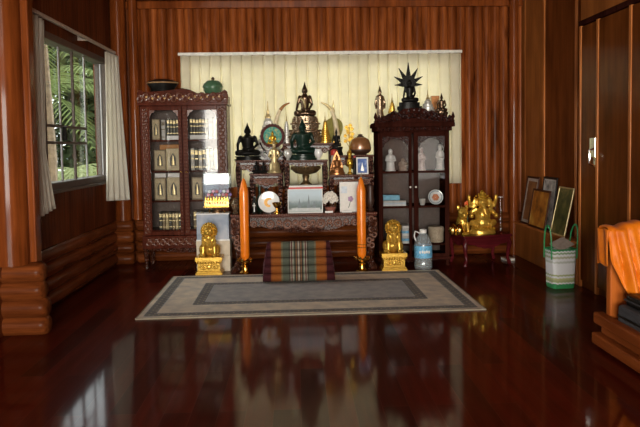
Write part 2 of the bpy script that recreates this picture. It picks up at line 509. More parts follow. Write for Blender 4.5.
# wardrobe built against the right wall
t = thing('wardrobe', 'tall glossy brown wardrobe of flat doors along the right wall, with chrome handle', 'wardrobe', (2.5, 4.6, 0))
X0 = -.03
MB().bx(X0, .055, -1.2, .87, 0, 2.27).build('carcass', M_ward, t, smooth=0)
for nm, (y0, y1) in zip(('a', 'b', 'c', 'd'), ((.55, .84), (.04, .53), (-.55, .02), (-1.15, -.57))):
    d = MB().bx(X0-.018, X0-.001, y0, y1, .06, 2.24).build('door', M_ward, t, smooth=0, bev=.004)
for y0 in (.855, .54, .03, -.56):
    MB().bx(X0-.026, X0-.001, y0-.018, y0+.018, 0, 2.26).build('stile', M_trim, t, smooth=0, bev=.004)
MB().bx(X0-.03, .02, -1.2, .88, 2.245, 2.29).build('top_rail', M_cabin, t, smooth=0, bev=.004)
MB().bx(X0-.01, .02, -1.2, .87, 2.29, ZC-.005).build('upper_panel', M_panel_light, t, smooth=0)
hd = MB().box((X0-.022, .615, 1.21), (.008, .10, .16)).box((X0-.02, .575, 1.15), (.006, .045, .2)).build('handle_plate', M_chrome, t, smooth=0, bev=.003)
MB().tube([(X0-.03, .565, 1.20), (X0-.07, .565, 1.19), (X0-.07, .565, 1.08), (X0-.03, .565, 1.06)], .009, 8).build('handle', M_chrome, hd)

# ------------------------------------------------------------------ left window, rail and curtains
w1 = MB()
for z in (WZ0, WZ1): w1.bx(XL-.10, XL+.02, WY0-.03, WY1+.03, z-.03, z+.03)
for yy in (WY0, WY1): w1.bx(XL-.10, XL+.02, yy-.03, yy+.03, WZ0, WZ1)
win = struct(w1.build('window_1', M_winframe, smooth=0, bev=.004))
WYs = [WY0+.02, 5.62, 6.28, WY1-.02]
for i, yy in enumerate(WYs[1:3]):
    MB().bx(XL-.036, XL-.022, yy-.013, yy+.013, WZ0+.03, WZ1-.03).build('mullion', M_alu, win, smooth=0, bev=.004)
MB().bx(XL-.036, XL-.022, WY1-.075, WY1-.045, WZ0+.03, WZ1-.03).build('mullion', M_alu, win, smooth=0, bev=.004)
for y0, y1 in zip(WYs, WYs[1:]):
    MB().bx(XL-.050, XL-.045, y0, y1, WZ0+.03, WZ1-.03).build('pane', M_glass, win, smooth=0)
for z in (1.46, 1.32):
    MB().bx(XL-.035, XL-.018, WY0+.03, 6.26, z-.012, z+.012).build('cross_bar', M_winframe, win, smooth=0)
for yy in (5.95,):
    MB().bx(XL-.040, XL-.020, yy-.012, yy+.012, WZ0+.03, WZ1-.03).build('upright_bar', M_winframe, win, smooth=0)
MB().box((XL-.004, 5.64, 1.40), (.03, .03, .12)).build('latch', M_black, win, smooth=0, bev=.004)
MB().bx(XL-.11, XL+.045, WY0-.06, WY1+.06, WZ0-.055, WZ0-.03).build('window_sill', M_winframe, win, smooth=0, bev=.004)

rl = thing('curtain_rail', 'long pale curtain rail above the left window', 'curtain rail', (XL+.08, 6.05, 2.285))
MB().bx(-.012, .012, -1.30, .95, -.014, .014).build('rail', M_rod, rl, smooth=0, bev=.003)
for yy in (-1.1, 0, .9):
    MB().bx(-.085, .0, yy-.012, yy+.012, -.02, .02).build('bracket', M_rod, rl, smooth=0)
def side_curtain(label, top, mid, bot, nf):
    """top / mid / bot: ((x, y, z) near edge, (x, y, z) far edge)"""
    def lerp(p, q, a): return Vector(p).lerp(Vector(q), a)
    def fn(a, h):
        T, M_, B = lerp(*top, a), lerp(*mid, a), lerp(*bot, a)
        p = T.lerp(M_, h/.7) if h < .7 else M_.lerp(B, (h-.7)/.3)
        p.x += .020*math.sin(a*nf*2*PI+h*1.3)*(.55+.6*h)
        return p
    return tag(MB().grid(fn, 80, 26).build('window_curtain', M_curtain_side, solid=.003, smooth=80), label, 'curtain')
side_curtain('pale curtain hanging at the near end of the left window', ((-1.90, 4.66, 2.25), (-1.91, 5.02, 2.25)), ((-1.90, 4.70, 1.25), (-1.91, 4.92, 1.25)), ((-1.90, 4.72, .76), (-1.91, 5.06, .80)), 4)
side_curtain('pale curtain hanging at the far end of the left window', ((-1.93, 6.64, 2.25), (-1.885, 6.96, 2.25)), ((-1.93, 6.57, 1.3), (-1.825, 6.85, 1.3)), ((-1.93, 6.50, .74), (-1.80, 6.86, .72)), 4)

# ------------------------------------------------------------------ back curtain and its rail
rb = thing('curtain_rail', 'straight white curtain rail high on the back log wall', 'curtain rail', (0.28, 7.11, 2.285))
xa, xb = AX(178, 55, 7.11)-.28, AX(462, 51, 7.11)-.28
MB().bx(xa, xb, -.014, .014, -.016, .016).build('rail', plain('white_rail', (.72, .68, .60), .4), rb, smooth=0, bev=.003)
for xx in (xa+.1, .1, xb-.1): MB().bx(xx-.012, xx+.012, 0, .06, -.012, .012).build('bracket', M_rod, rb, smooth=0)
cx0, cx1 = xa+.30, xb+.27
def fn(a, h):
    xx = cx0+(cx1-cx0)*a
    ph = a*PI*27+.5*math.sin(a*9)+.10*h*math.sin(a*31)
    w = .9-2.0*(1-abs(math.sin(ph)))**4+.35*math.sin(a*2*PI*12.7+1+.8*h)
    amp = .013+.008*h
    return Vector((xx+.012*h*math.sin(a*47), 7.118-amp*w, 2.265+(.82-2.265)*h))
tag(MB().grid(fn, 560, 10).build('pleated_curtain', M_curtain, solid=.002, smooth=80),
    'wide cream pleated curtain covering the back wall behind the altar', 'curtain')

# ------------------------------------------------------------------ rug
RH = (1.31, .775)
rug = MB().box((0, 0, .006), (2*RH[0], 2*RH[1], .012)).build('rug', rug_mat(*RH), loc=(.093, 5.482, 0), smooth=0, bev=.003)
rug.rotation_euler = (0, 0, R(.6))
tag(rug, 'grey and beige bordered rug lying on the red plank floor', 'rug')

# ------------------------------------------------------------------ carved tables
def scallop(w, ztop, depth, n=40, mid=.5):
    """apron outline: deep in the middle, cusped towards both ends"""
    P = [(-w/2, ztop), (w/2, ztop)]
    for i in range(n+1):
        q = 1-2*i/n
        z = ztop-depth*(.62+.38*math.cos(q*PI*.95)*(1 if abs(q) < .75 else .7)+.10*abs(math.sin(q*PI*3.5)))
        P.append((q*w/2, z))
    return P
def carved_table(name, label, cx, y0, y1, x0, x1, z0, z1, apron=.08, top=.025, leg=.028, mats=(M_rose, M_carve_dark), med=5, splay=.02, group=None):
    w = x1-x0; d = y1-y0; h = z1-z0
    t = thing(name, label, 'table', ((x0+x1)/2, (y0+y1)/2, z0), 0, group)
    b = MB().bx(-w/2, w/2, -d/2, d/2, h-top, h)
    b.bx(-w/2+.008, w/2-.008, -d/2+.008, d/2-.008, h-top*1.7, h-top)
    b.build('tabletop', mats[0], t, smooth=0, bev=.004)
    zt = h-top*1.7
    ow = w-.02
    b = MB().prism(scallop(ow, zt, apron), -d/2+.012, -d/2+.026)
    b.prism(scallop(ow, zt, apron*.8), d/2-.026, d/2-.012)
    for s in (-1, 1):
        b.prism(scallop(d-.055, zt, apron*.75), s*(w/2-.019)-.007, s*(w/2-.019)+.007, 'X')
    b.build('apron', mats[1], t, smooth=0)
    # relief: pearls along the edge, rosettes and scrolls on the apron
    b = MB(); n = int(w/.022)
    for i in range(n):
        b.sph((-w/2+w*(i+.5)/n, -d/2-.001, h-top*.5), (.008, .005, .007), 6)
    yf = -d/2+.010
    for k in range(med):
        q = (k+.5)/med*2-1
        r = apron*.25*(1.15-.45*abs(q)); xx = q*w*.40; zz = zt-apron*(.50-.1*abs(q))
        b.torus((xx, yf, zz), r, r*.34, 'Y', 12, 5)
        b.sph((xx, yf, zz), (r*.5, r*.45, r*.5), 6)
        for s in (-1, 1):
            sx = xx+s*w*.40/med
            b.torus((sx, yf, zz+apron*.12), r*.55, r*.25, 'Y', 10, 5)
            b.sph((sx+s*r*.7, yf, zz-apron*.12), r*.35, 6)
    b.build('carving', M_glintrelief, t)
    for sx in (-1, 1):
        for sy in (-1, 1):
            X, Yq = sx*(w/2-leg-.006), sy*(d/2-leg-.004)
            pts = []; rad = []
            for q, o_, r_ in ((0, 0, 1.0), (.12, .25, 1.15), (.3, .3, 1.05), (.55, -.25, .72), (.8, -.3, .6), (.92, .1, .72), (.965, .35, .95), (1, .35, .9)):
                pts.append((X+sx*splay*o_, Yq+sy*splay*o_*.6, zt*(1-q))); rad.append(leg*r_)
            b = MB().tube(pts, rad, 10)
            lg = b.build('leg', mats[1], t)
            if sy < 0:
                b = MB(); m_ = max(4, int(zt/.045)) if leg < .04 else 6
                for k in range(m_):
                    q = (k+.5)/m_*(.9 if leg < .04 else .6)
                    o_ = .25 if q < .4 else -.25
                    e_ = 1 if k % 2 else -1
                    b.torus((X+sx*splay*o_+e_*leg*.25, Yq-leg*.98, zt*(1-q)), leg*.42, leg*.16, 'Y', 10, 5)
                    b.sph((X+sx*splay*o_-e_*leg*.45, Yq-leg*.85, zt*(1-q)), leg*.28, 6)
                b.build('leg_carving', M_glintrelief, lg)
    return t
ym0, ym1 = 6.42, 7.0
ZM = AZ(305, 213.5, ym0)
carved_table('altar_table', 'wide low carved rosewood altar table between the orange candles', 0, ym0, ym1, AX(230, 215, ym0), AX(377.5, 215, ym0), 0, ZM,
             apron=.15, top=.022, leg=.055, mats=(M_rose_red, M_carve), med=7, splay=.05)
def upper(label, u0, u1, v, y0, y1, ap=.115, med=5, leg=.026):
    z = AZ((u0+u1)/2, v, y0)
    carved_table('altar_stand', label, 0, y0, y1, AX(u0, v, y0), AX(u1, v, y0), ZM, z, ap, .018, leg, (M_rose_red, M_carve_dark), med, .012)
    return z
ZLF = upper('small carved altar stand at front left, holding the pale gold figure', 249, 283, 173.5, 6.60, 6.80)
ZLB = upper('tall carved altar stand at back left, under the black seated figure', 235, 283, 160, 6.81, 6.99)
ZC_ = upper('carved altar stand in the middle, under the dark green figure', 284, 328, 160, 6.60, 6.82, ap=.04)
ZCB = upper('tallest carved altar stand, rear middle, under the bronze figure and throne', 282, 334, 143, 6.83, 6.99)
ZRF = upper('small carved altar stand at front right, holding the blue framed print', 329, 374.5, 174.5, 6.60, 6.80, med=6)
ZRB = upper('carved altar stand at rear right, under the brown dome', 336, 374, 155, 6.81, 6.99)

# ------------------------------------------------------------------ seated figures
def seated(h, arms=True, ushnisha=True, fat=1.0):
    """cross-legged figure of height h, facing -Y, one fused body"""
    b = MB(); s = h
    b.sph((0, 0, .10*s), (.30*s*fat, .19*s, .095*s), 16)
    for q in (-1, 1):
        b.tube([(q*.10*s, .05*s, .11*s), (q*.27*s, -.06*s, .10*s), (q*.33*s, -.10*s, .09*s)], [.095*s, .09*s, .065*s], 10)
        b.tube([(q*.33*s, -.10*s, .08*s), (q*.1*s, -.19*s, .09*s), (-q*.12*s, -.19*s, .11*s)], [.06*s, .05*s, .035*s], 8)
    b.tube([(0, .02*s, .08*s), (0, .02*s, .25*s), (0, .015*s, .40*s), (0, .02*s, .53*s), (0, .02*s, .60*s), (0, .01*s, .66*s)],
           [.15*s*fat, .125*s*fat, .145*s*fat, .165*s*fat, .09*s, .05*s], 14)
    for q in (-1, 1):
        b.sph((q*.16*s*fat, .02*s, .54*s), .062*s, 8)
        if q > 0:
            b.tube([(q*.17*s*fat, .02*s, .54*s), (q*.225*s*fat, .02*s, .34*s), (q*.14*s, -.13*s, .21*s), (0, -.17*s, .19*s)], [.055*s, .047*s, .038*s, .036*s], 8)
        else:
            b.tube([(q*.17*s*fat, .02*s, .54*s), (q*.23*s*fat, .0, .34*s), (q*.27*s, -.13*s, .20*s), (q*.24*s, -.19*s, .12*s)], [.055*s, .047*s, .038*s, .03*s], 8)
    b.sph((0, -.005*s, .74*s), (.082*s, .09*s, .105*s), 14)
    b.sph((0, -.09*s, .73*s), (.016*s, .018*s, .028*s), 6)
    for q in (-1, 1): b.sph((q*.085*s, .0, .715*s), (.016*s, .025*s, .055*s), 6)
    if ushnisha:
        b.sph((0, .01*s, .835*s), (.055*s, .055*s, .05*s), 10)
        b.lathe([(.034*s, .85*s), (.030*s, .90*s), (.012*s, .96*s), (.004*s, 1.0*s)], (0, .01*s, 0), 8)
    return b
def lotus_base(w, d, h, steps=2):
    b = MB()
    pr = []
    for i in range(steps):
        z0 = h*i/steps; z1 = h*(i+1)/steps; r = 1-.10*i
        pr += [(r*.5, z0), (r*.5, z0+(z1-z0)*.25), (r*.43, z0+(z1-z0)*.4), (r*.43, z0+(z1-z0)*.7), (r*.48, z0+(z1-z0)*.8), (r*.48, z1)]
    b.lathe(pr, n=24, sx=w, sy=d)
    n = 18
    for i in range(n):
        a = 2*PI*i/n
        b.sph((math.cos(a)*w*.44, math.sin(a)*d*.44, h*.86), (w*.05, w*.05, h*.10), 6)
    return b
def buddha(label, u, v0, vb, Y, zb, wpx, mat, base_frac=.12, basew=None, basemat=None, name='seated_statue', steps=1):
    x = AX(u, vb, Y); H_ = AZ(u, v0, Y)-zb
    t = thing(name, label, 'statue', (x, Y, zb))
    bh = H_*base_frac; W = wpx*Y/640
    lotus_base(basew*Y/640 if basew else W*1.1, W*.75, bh, steps).build('base', basemat or mat, t)
    hh = H_-bh
    sq = (W/(hh*.74))
    o = seated(hh, fat=1.22).fuse('body', mat, t, hh/60, (0, 0, bh*.98))
    o.scale = (sq, min(1, sq), 1)
    return t
buddha('black seated meditating statue on the left of the altar', 248, 121.5, 160, 6.89, ZLB, 26, M_black, .10, 27)
buddha('dark green seated statue in the middle of the altar', 303, 117, 160, 6.70, ZC_, 29, M_dgreen, .13, 29)
# bronze figure on its tiered throne
t = thing('enthroned_statue', 'bronze seated statue on a tall tiered throne at the top of the altar', 'statue', (AX(305.5, 142, 6.91), 6.91, ZCB))
px = 6.91/640
HH = AZ(305, 80, 6.91)-ZCB; hb = 36*px; th = HH-hb
for i, (w, z0, z1) in enumerate(((34, 0, .20), (36, .2, .28), (30, .28, .42), (32, .42, .5), (25, .5, .68), (29, .68, .76), (23, .76, 1))):
    bb = MB(); W = w*px; D_ = min(.15, W*.5)
    bb.lathe([(.5, z0*th), (.5, z0*th+(z1-z0)*th*.3), (.47, z0*th+(z1-z0)*th*.6), (.5, z1*th)], n=24, sx=W, sy=D_)
    n = 16
    for k in range(n):
        a = 2*PI*k/n; bb.sph((math.cos(a)*W*.49, math.sin(a)*D_*.49, (z0+z1)/2*th), (.010, .010, (z1-z0)*th*.4), 6)
    bb.build('throne_tier', M_bronze, t)
o = seated(hb).fuse('body', M_bronze_body, t, hb/60, (0, 0, th*.98)); o.scale = (.86, .7, 1)
sash = MB().tube([(-.045, -.055, th+hb*.50), (-.01, -.066, th+hb*.42), (.0, -.072, th+hb*.30), (0, -.085, th+hb*.22)], [.010, .013, .012, .010], 8).build('sash', M_gold_pale, t)
for q in (-1, 1):
    MB().sph((q*.11, 0, th*.80), (.035, .04, .055), 10).sph((q*.12, 0, th*.62), (.03, .04, .04), 10).build('attendant', M_bronze, t)
# pale gold figure on the left front stand
t = thing('standing_statue', 'pale gold standing statue on the front left altar stand', 'statue', (AX(274.5, 173, 6.68), 6.68, ZLF))
hh = AZ(274, 139, 6.68)-ZLF; px = 6.68/640
b = MB().tube([(0, 0, 0), (0, 0, hh*.25), (0, 0, hh*.5), (0, 0, hh*.68), (0, 0, hh*.78)], [.050, .036, .030, .034, .012], 12)
b.sph((0, 0, hh*.83), .024, 10).lathe([(.018, hh*.86), (.010, hh*.93), (.002, hh)], n=8)
for q in (-1, 1): b.tube([(q*.03, 0, hh*.70), (q*.055, -.01, hh*.5), (q*.03, -.045, hh*.42)], [.014, .012, .01], 8)
b.fuse('body', M_gold_pale, t, .006)
MB().lathe([(.068, 0), (.072, .02), (.06, .035), (.055, .09), (.045, .11)], n=14, sy=.8).build('base', M_gold_pale, t)
# small black figures
for i, (u, h_) in enumerate(((256.5, 13), (263.5, 12))):
    t = thing('figurine', ('left' if i == 0 else 'right')+' one of two small black figurines beside the pale gold statue', 'figurine', (AX(u, 173, 6.66), 6.66, ZLF), group='black figurines on the front left stand')
    hh = h_*6.66/640
    seated(hh).fuse('body', M_black, t, hh/30, (0, 0, .008))
    MB().lathe([(.034, 0), (.036, .008), (.03, .012)], n=12).build('base', M_black, t)
# round shrine disc
Y = 6.85; px = Y/640
t = thing('round_shrine', 'round framed green and gold shrine disc on a dark carved stand', 'shrine', (AX(273, 160, Y), Y, ZLB))
zc = AZ(273, 136, Y)-ZLB; r = 11.5*px
fr = MB().torus((0, 0, zc), r*.92, r*.13, 'Y', 32, 8)
for k in range(24):
    a = 2*PI*k/24; fr.sph((math.cos(a)*r, -.01, zc+math.sin(a)*r), r*.09, 6)
fr.build('rim', plain('plum_lacquer', (.10, .03, .03), .3, 0, .4), t)
MB().lathe([(r*.9, -.006), (r*.9, .006)], n=28, M=Matrix.Rotation(PI/2, 3, 'X'), c=(0, .008, zc)).build('disc', picture_mat('teal_disc', [(.02, .16, .14), (.06, .32, .24), (.5, .42, .15)], 40), t)
seated(r*1.3).fuse('figure', M_gold_bright, t, r/26, (0, -.022, zc-r*.75))
b = MB().prism([(-r*.9, 0), (r*.9, 0), (r*.6, .04), (r*.25, zc-r*.95), (-r*.25, zc-r*.95), (-r*.6, .04)], -.02, .03)
for q in (-1, 1): b.torus((q*r*.7, 0, .06), .03, .010, 'Y', 12, 6).tube([(q*r*.3, 0, .03), (q*r*.9, 0, zc-r), (q*r*1.1, -.01, zc-r*.55)], .01, 6)
b.build('stand', M_carve_dark, t)
# spires
def spire(label, u, v0, Y, zb, wpx, mat, rings=7, name='stupa_model', square=False, taper=1.0):
    px = Y/640; hh = AZ(u, v0, Y)-zb; w = wpx*px/2
    t = thing(name, label, 'stupa', (AX(u, 150, Y), Y, zb))
    pr = [(w, 0), (w, hh*.06), (w*.88, hh*.07)]
    for i in range(rings):
        z = hh*(.08+.62*i/rings); rr = w*(.9-.72*(i/rings)**taper)
        pr += [(rr*1.05, z), (rr*1.05, z+hh*.03), (rr*.86, z+hh*.045)]
    MB().lathe(pr+[(w*.14, hh*.72)], n=8 if square else 16).build('body', mat, t, smooth=25)
    pr = [(w*.16, hh*.70), (w*.20, hh*.73), (w*.08, hh*.78), (w*.10, hh*.82), (w*.05, hh*.86), (w*.02, hh)]
    MB().lathe(pr, n=8).build('finial', M_gold_pale, t)
    return t
big = spire('grey silver stupa model with gold finial behind the round shrine disc', 268.5, 101, 7.01, ZLB, 31, M_silver, 8, square=True)
big.scale = (1, .4, 1)
spire('slim silver stupa model left of the bronze throne', 287, 112, 6.93, ZCB, 8.5, M_silver, 9, taper=1.6)
spire('slim gold stupa model right of the bronze throne', 325.5, 112, 6.93, ZCB, 13, M_gold, 9, taper=.9)
# tusks
def tusk(label, pts, Y, zb, tipmat):
    P = [Vector((AX(u, v, Y), 0, AZ(u, v, Y))) for u, v in pts]
    o = P[0]
    t = thing('carved_tusk', label, 'tusk', (o.x, Y, zb))
    L = [Vector((p.x-o.x, 0, p.z-zb)) for p in P]
    # smooth subdivision
    Q = []
    for i in range(len(L)-1):
        for k in range(4):
            f = k/4; p0 = L[max(i-1, 0)]; p1 = L[i]; p2 = L[i+1]; p3 = L[min(i+2, len(L)-1)]
            Q.append(.5*((2*p1)+(p2-p0)*f+(2*p0-5*p1+4*p2-p3)*f*f+(3*p1-p0-3*p2+p3)*f**3))
    Q.append(L[-1]); n = len(Q)
    h1 = n*6//10
    rad = [.028*(1-i/(n-1))+.006 for i in range(n)]
    MB().tube(Q[:h1+1], rad[:h1+1], 12).build('shaft', M_ivory, t)
    MB().tube(Q[h1:], [r*1.12 for r in rad[h1:]], 12).build('tip', tipmat, t)
    MB().lathe([(.030, 0), (.030, .02), (.022, .03), (.028, .05), (.031, .07)], n=14).build('stand', M_carve_dark, t)
tusk('ivory tusk with gold tip, left of the bronze statue', [(275, 146), (275, 128), (278, 115), (283, 106.5), (289.5, 103)], 6.905, ZLB, M_copper)
tusk('ivory tusk with gold tip, right of the bronze statue', [(338, 145), (336, 126), (333, 114), (328, 106), (321, 102.5)], 6.915, ZRB, M_gold_pale)
# leaf shaped ornament
Y = 6.972; t = thing('leaf_ornament', 'green gold leaf-shaped ornament behind the right tusk', 'ornament', (AX(334, 152, Y), Y, ZRB)); px = Y/640
hh = AZ(334, 100, Y)-ZRB; z0 = AZ(334, 142, Y)-ZRB; zt = AZ(334, 113, Y)-ZRB
P = []
for i in range(24):
    a = 2*PI*i/24
    P.append((math.sin(a)*9*px*(1-.25*math.cos(a)), z0+(zt-z0)*(.42-.42*math.cos(a))))
P[12] = (0, zt+.02)
MB().prism(P, -.006, .006).build('leaf', plain('green_gold_leaf', (.24, .21, .055), .6, spec=.1), t, smooth=0, bev=.003)
MB().lathe([(.012, zt), (.018, zt+.02), (.008, zt+.05), (.012, zt+.07), (.002, hh)], n=10).build('finial', M_gold_pale, t)
MB().lathe([(.05, 0), (.05, .02), (.015, .04), (.012, z0+.02)], n=12, sy=.5).build('stand', M_brass, t)
# little black figure
buddha('small black seated statue beside the gold flower tree', 336.5, 127, 150, 6.86, ZRB, 10, M_black, .30, 13)
# red topped jar
Y = 6.66; px = Y/640
t = thing('spired_statue', 'brown copper spire-backed statue on the front right altar stand', 'statue', (AX(337, 174, Y), Y, ZRF)); hh = AZ(337, 150, Y)-ZRF
b = seated(hh*.72); b.fuse('body', M_copper, t, hh/50, (0, -.012, hh*.16))
MB().prism([(-7.5*px, hh*.1), (7.5*px, hh*.1), (5.5*px, hh*.45), (2.5*px, hh*.8), (0, hh), (-2.5*px, hh*.8), (-5.5*px, hh*.45)], .03, .045).build('backplate', M_copper, t, smooth=0, bev=.004)
MB().lathe([(.083, 0), (.083, .02), (.07, .03), (.072, hh*.18)], n=18, sy=.7).build('base', M_copper, t)
t = thing('jar', 'small jar with red lid behind the brown copper statue', 'jar', (AX(334, 152, 6.80), 6.775, ZRF))
MB().lathe([(.03, 0), (.036, .05), (.036, .17), (.03, .20)], n=16).build('body', M_silver, t)
MB().lathe([(.036, .198), (.038, .215), (.036, .25), (.02, .262)], n=16).build('lid', M_red, t)
# gold vase (front right) and dark bottle
Y = 6.66
t = thing('gold_urn', 'slim bright gold urn beside the copper statue', 'urn', (AX(350, 174, Y), Y, ZRF)); hh = AZ(350, 149, Y)-ZRF
MB().lathe([(.028, 0), (.03, .012), (.014, .03), (.014, .06), (.032, .10), (.034, .13), (.018, .17), (.012, hh*.85), (.02, hh*.9), (.004, hh)], n=16).build('body', M_gold_bright, t)
for k in range(3):
    MB().torus((0, 0, .09+.035*k), .033, .004, 'Z', 16, 5).build('ring', M_brass, t)
t = thing('bottle', 'small dark bottle between the gold urn and the blue print', 'bottle', (AX(354.8, 174, Y), Y, ZRF))
MB().lathe([(.018, 0), (.019, .01), (.019, .12), (.008, .15), (.008, .18)], n=14).build('body', M_black, t)
MB().lathe([(.010, .172), (.010, .192)], n=10).build('cap', M_red, t)
# framed pictures helper (standing, leaning back)
def framed(name, label, cat, x, Y, z, w, h, pic, frame=M_white, bw=.008, lean=8, mat_w=0, rz=0, d=.012):
    t = thing(name, label, cat, (x, Y, z), rz)
    t.rotation_euler = (R(-lean), 0, rz)
    b = MB()
    b.bx(-w/2, w/2, 0, d, 0, bw).bx(-w/2, w/2, 0, d, h-bw, h).bx(-w/2, -w/2+bw, 0, d, bw, h-bw).bx(w/2-bw, w/2, 0, d, bw, h-bw)
    b.build('frame', frame, t, smooth=0, bev=.002)
    MB().bx(-w/2+bw*.5, w/2-bw*.5, d*.35, d*.8, bw*.5, h-bw*.5).build('picture', pic, t, smooth=0)
    return t
Y = 6.63; px = Y/640
t = framed('framed_print', 'small blue print in a white frame below the brown dome', 'picture', AX(362.5, 172, Y), Y, ZRF, 12*px, 17*px,
       picture_mat('blue_print', [(.05, .10, .28), (.10, .18, .45), (.35, .45, .7)], 20), M_white, .014, 6)
MB().prism([(-.018, .035), (.018, .035), (.012, .07), (.006, .09), (0, .13), (-.006, .09), (-.012, .07)], .001, .004).build('temple_motif', M_silver, t, smooth=0)
# brown dome jar
Y = 6.885; px = Y/640
t = thing('domed_jar', 'brown domed jar with small knob on the rear right altar stand', 'jar', (AX(360.5, 155, Y), Y, ZRB))
r = 10.5*px; hh = AZ(360, 137, Y)-ZRB
MB().lathe([(r*.55, 0), (r*.6, .01), (r*.85, hh*.12), (r, hh*.25), (r, hh*.30)], n=24, sy=.75).build('body', M_brown, t)
MB().lathe([(r, hh*.30), (r*1.02, hh*.36), (r*.98, hh*.6), (r*.82, hh*.85), (r*.5, hh*.98), (r*.3, hh)], n=24, sy=.75).build('lid', plain('brown_glaze', (.30, .13, .05), .22, .2, .5), t)
MB().lathe([(r*.32, hh), (r*.35, hh*1.04), (r*.2, hh*1.08), (r*.24, hh*1.14), (r*.02, hh*1.17)], n=14, sy=.8).build('knob', M_brown, t)
# gold flower tree
Y = 6.845; t = thing('gold_flower_tree', 'bushy gold flower tree left of the brown domed jar', 'ornament', (AX(349.5, 155, Y), Y, ZRB))
hh = AZ(350, 124, Y)-ZRB
b = MB(); lf = MB()
b.tube([(0, 0, .03), (.005, 0, hh*.4), (0, 0, hh*.9)], [.008, .006, .004], 6)
for k in range(11):
    a = k*2.4; z = hh*(.40+.055*k); r = .055*(1-.05*k)
    p = (math.cos(a)*r, math.sin(a)*r*.6, z)
    b.tube([(0, 0, z-.07), p], .003, 5)
    for j in range(5):
        q = j*2*PI/5
        lf.sph((p[0]+.012*math.cos(q), p[1], p[2]+.012*math.sin(q)), (.010, .005, .010), 6)
    lf.sph(p, .007, 6)
b.build('stem', M_gold_bright, t); lf.build('blossoms', M_gold_bright, t)
MB().lathe([(.026, 0), (.03, .02), (.022, .04)], n=14).build('pot', M_gold, t)
# cups on the middle stand
for i, (u, l, m) in enumerate(((318.5, 'small white cup right of the dark green statue', M_porc), (288, 'small silver cup left of the dark green statue', M_silver))):
    t = thing('cup', l, 'cup', (AX(u, 160, 6.65), 6.65, ZC_))
    MB().lathe([(.018, 0), (.02, .006), (.015, .015), (.042, .05), (.046, .08), (.034, .105), (.04, .112), (.03, .112), (.02, .05)], n=16).build('bowl', m, t)
# ------------------------------------------------------------------ things on the main altar table
Y = 6.50; px = Y/640
t = thing('bronze_vase', 'squat dark bronze vase at the left end of the altar table', 'vase', (AX(235.5, 214, 6.55), 6.55, ZM))
MB().lathe([(.03, 0), (.034, .01), (.022, .03), (.045, .07), (.05, .10), (.03, .135), (.042, .16), (.036, .16), (.02, .12)], n=20).build('body', M_bronze, t)
t = thing('bottle', 'black bottle with a white cross label beside the left candle', 'bottle', (AX(254.5, 214, Y), Y, ZM))
MB().lathe([(.024, 0), (.026, .01), (.026, .10), (.012, .125), (.012, .16), (.014, .17)], n=16).build('body', M_black, t)
MB().box((0, -.027, .065), (.010, .003, .09)).box((0, -.027, .085), (.030, .003, .012)).build('label_cross', M_white, t, smooth=0)
# plate on stand
t = thing('plate', 'white round plate with orange swirl propped on the altar table', 'plate', (AX(269, 213, 6.53), 6.53, ZM)); t.rotation_euler = (R(-10), 0, 0)
r = 10.7*6.53/640; RX = Matrix.Rotation(PI/2, 3, 'X')
MB().lathe([(r*.62, .0), (r*.66, .004), (r, .016), (r, .020), (r*.6, .010)], n=36, M=RX, c=(0, .012, r+.005)).build('dish', M_porc, t)
P = []
for i in range(16): a = R(60+i*15); P.append((math.cos(a)*r*.45, r+math.sin(a)*r*.45))
for i in range(15, -1, -1): a = R(60+i*15); P.append((r*.10+math.cos(a)*r*.25, r+math.sin(a)*r*.25))
MB().prism(P, -.006, -.002).build('swirl', plain('orange_swirl', (.85, .42, .05), .4), t, smooth=0)
MB().bx(-.06, .06, .0, .055, -.004, .012).build('stand', M_carve_dark, t, smooth=0, bev=.003)
t = thing('brass_goblet', 'brass goblet bowl in front of the white plate', 'goblet', (AX(277, 215, 6.465), 6.465, ZM))
MB().lathe([(.036, 0), (.036, .008), (.013, .025), (.013, .05), (.035, .075), (.05, .11), (.047, .112), (.03, .08), (.004, .065)], n=22).build('bowl', M_brass, t)
for i, (u, y, h_, l) in enumerate(((260, 6.72, .27, 'dark narrow vase behind the plate, nearer the left candle'), (266.5, 6.74, .25, 'dark narrow vase behind the plate, nearer the middle box'))):
    t = thing('dark_vase', l, 'vase', (AX(u, 205, y), y, ZM))
    MB().lathe([(.025, 0), (.03, .01), (.035, .08), (.035, .14), (.014, .18), (.018, h_), (.014, h_), (.008, .18)], n=16).build('body', M_dgreen if i == 0 else M_black, t)
t = thing('green_bottle', 'small green bottle between left candle and plate', 'bottle', (AX(255, 205, 6.62), 6.62, ZM))
MB().lathe([(.02, 0), (.022, .01), (.022, .09), (.009, .12), (.009, .15)], n=14).build('body', M_green, t)
MB().lathe([(.011, .148), (.011, .165)], n=10).build('cap', M_white, t)
# gift box with picture and tray
def photo_mat():
    m, nt, b = newmat('temple_photograph')
    setp(b, None, .5, 0, 0, .1, .2)
    z = math_(nt, 'DIVIDE', sepxyz(nt, coords(nt))[2], .25)
    z = math_(nt, 'ADD', z, math_(nt, 'MULTIPLY', math_(nt, 'SUBTRACT', noise(nt, coords(nt), 14, 4), .5), .35))
    nt.links.new(ramp(nt, z, [(.0, (.42, .46, .46)), (.14, (.50, .53, .50)), (.22, (.13, .17, .16)), (.38, (.22, .28, .29)), (.52, (.45, .54, .58)), (.8, (.55, .66, .73))]), b.inputs['Base Color'])
    return m
x0, x1 = AX(289.5, 200, 6.53), AX(322.5, 200, 6.53)
hb_ = AZ(306, 185.5, 6.53)-ZM
t = thing('gift_box', 'white box with red lid edge behind the altar photograph', 'box', ((x0+x1)/2, 6.65, ZM)); w = (x1-x0)
MB().bx(-w/2, w/2, -.12, .12, 0, hb_*.9).build('carton', M_white, t, smooth=0, bev=.003)
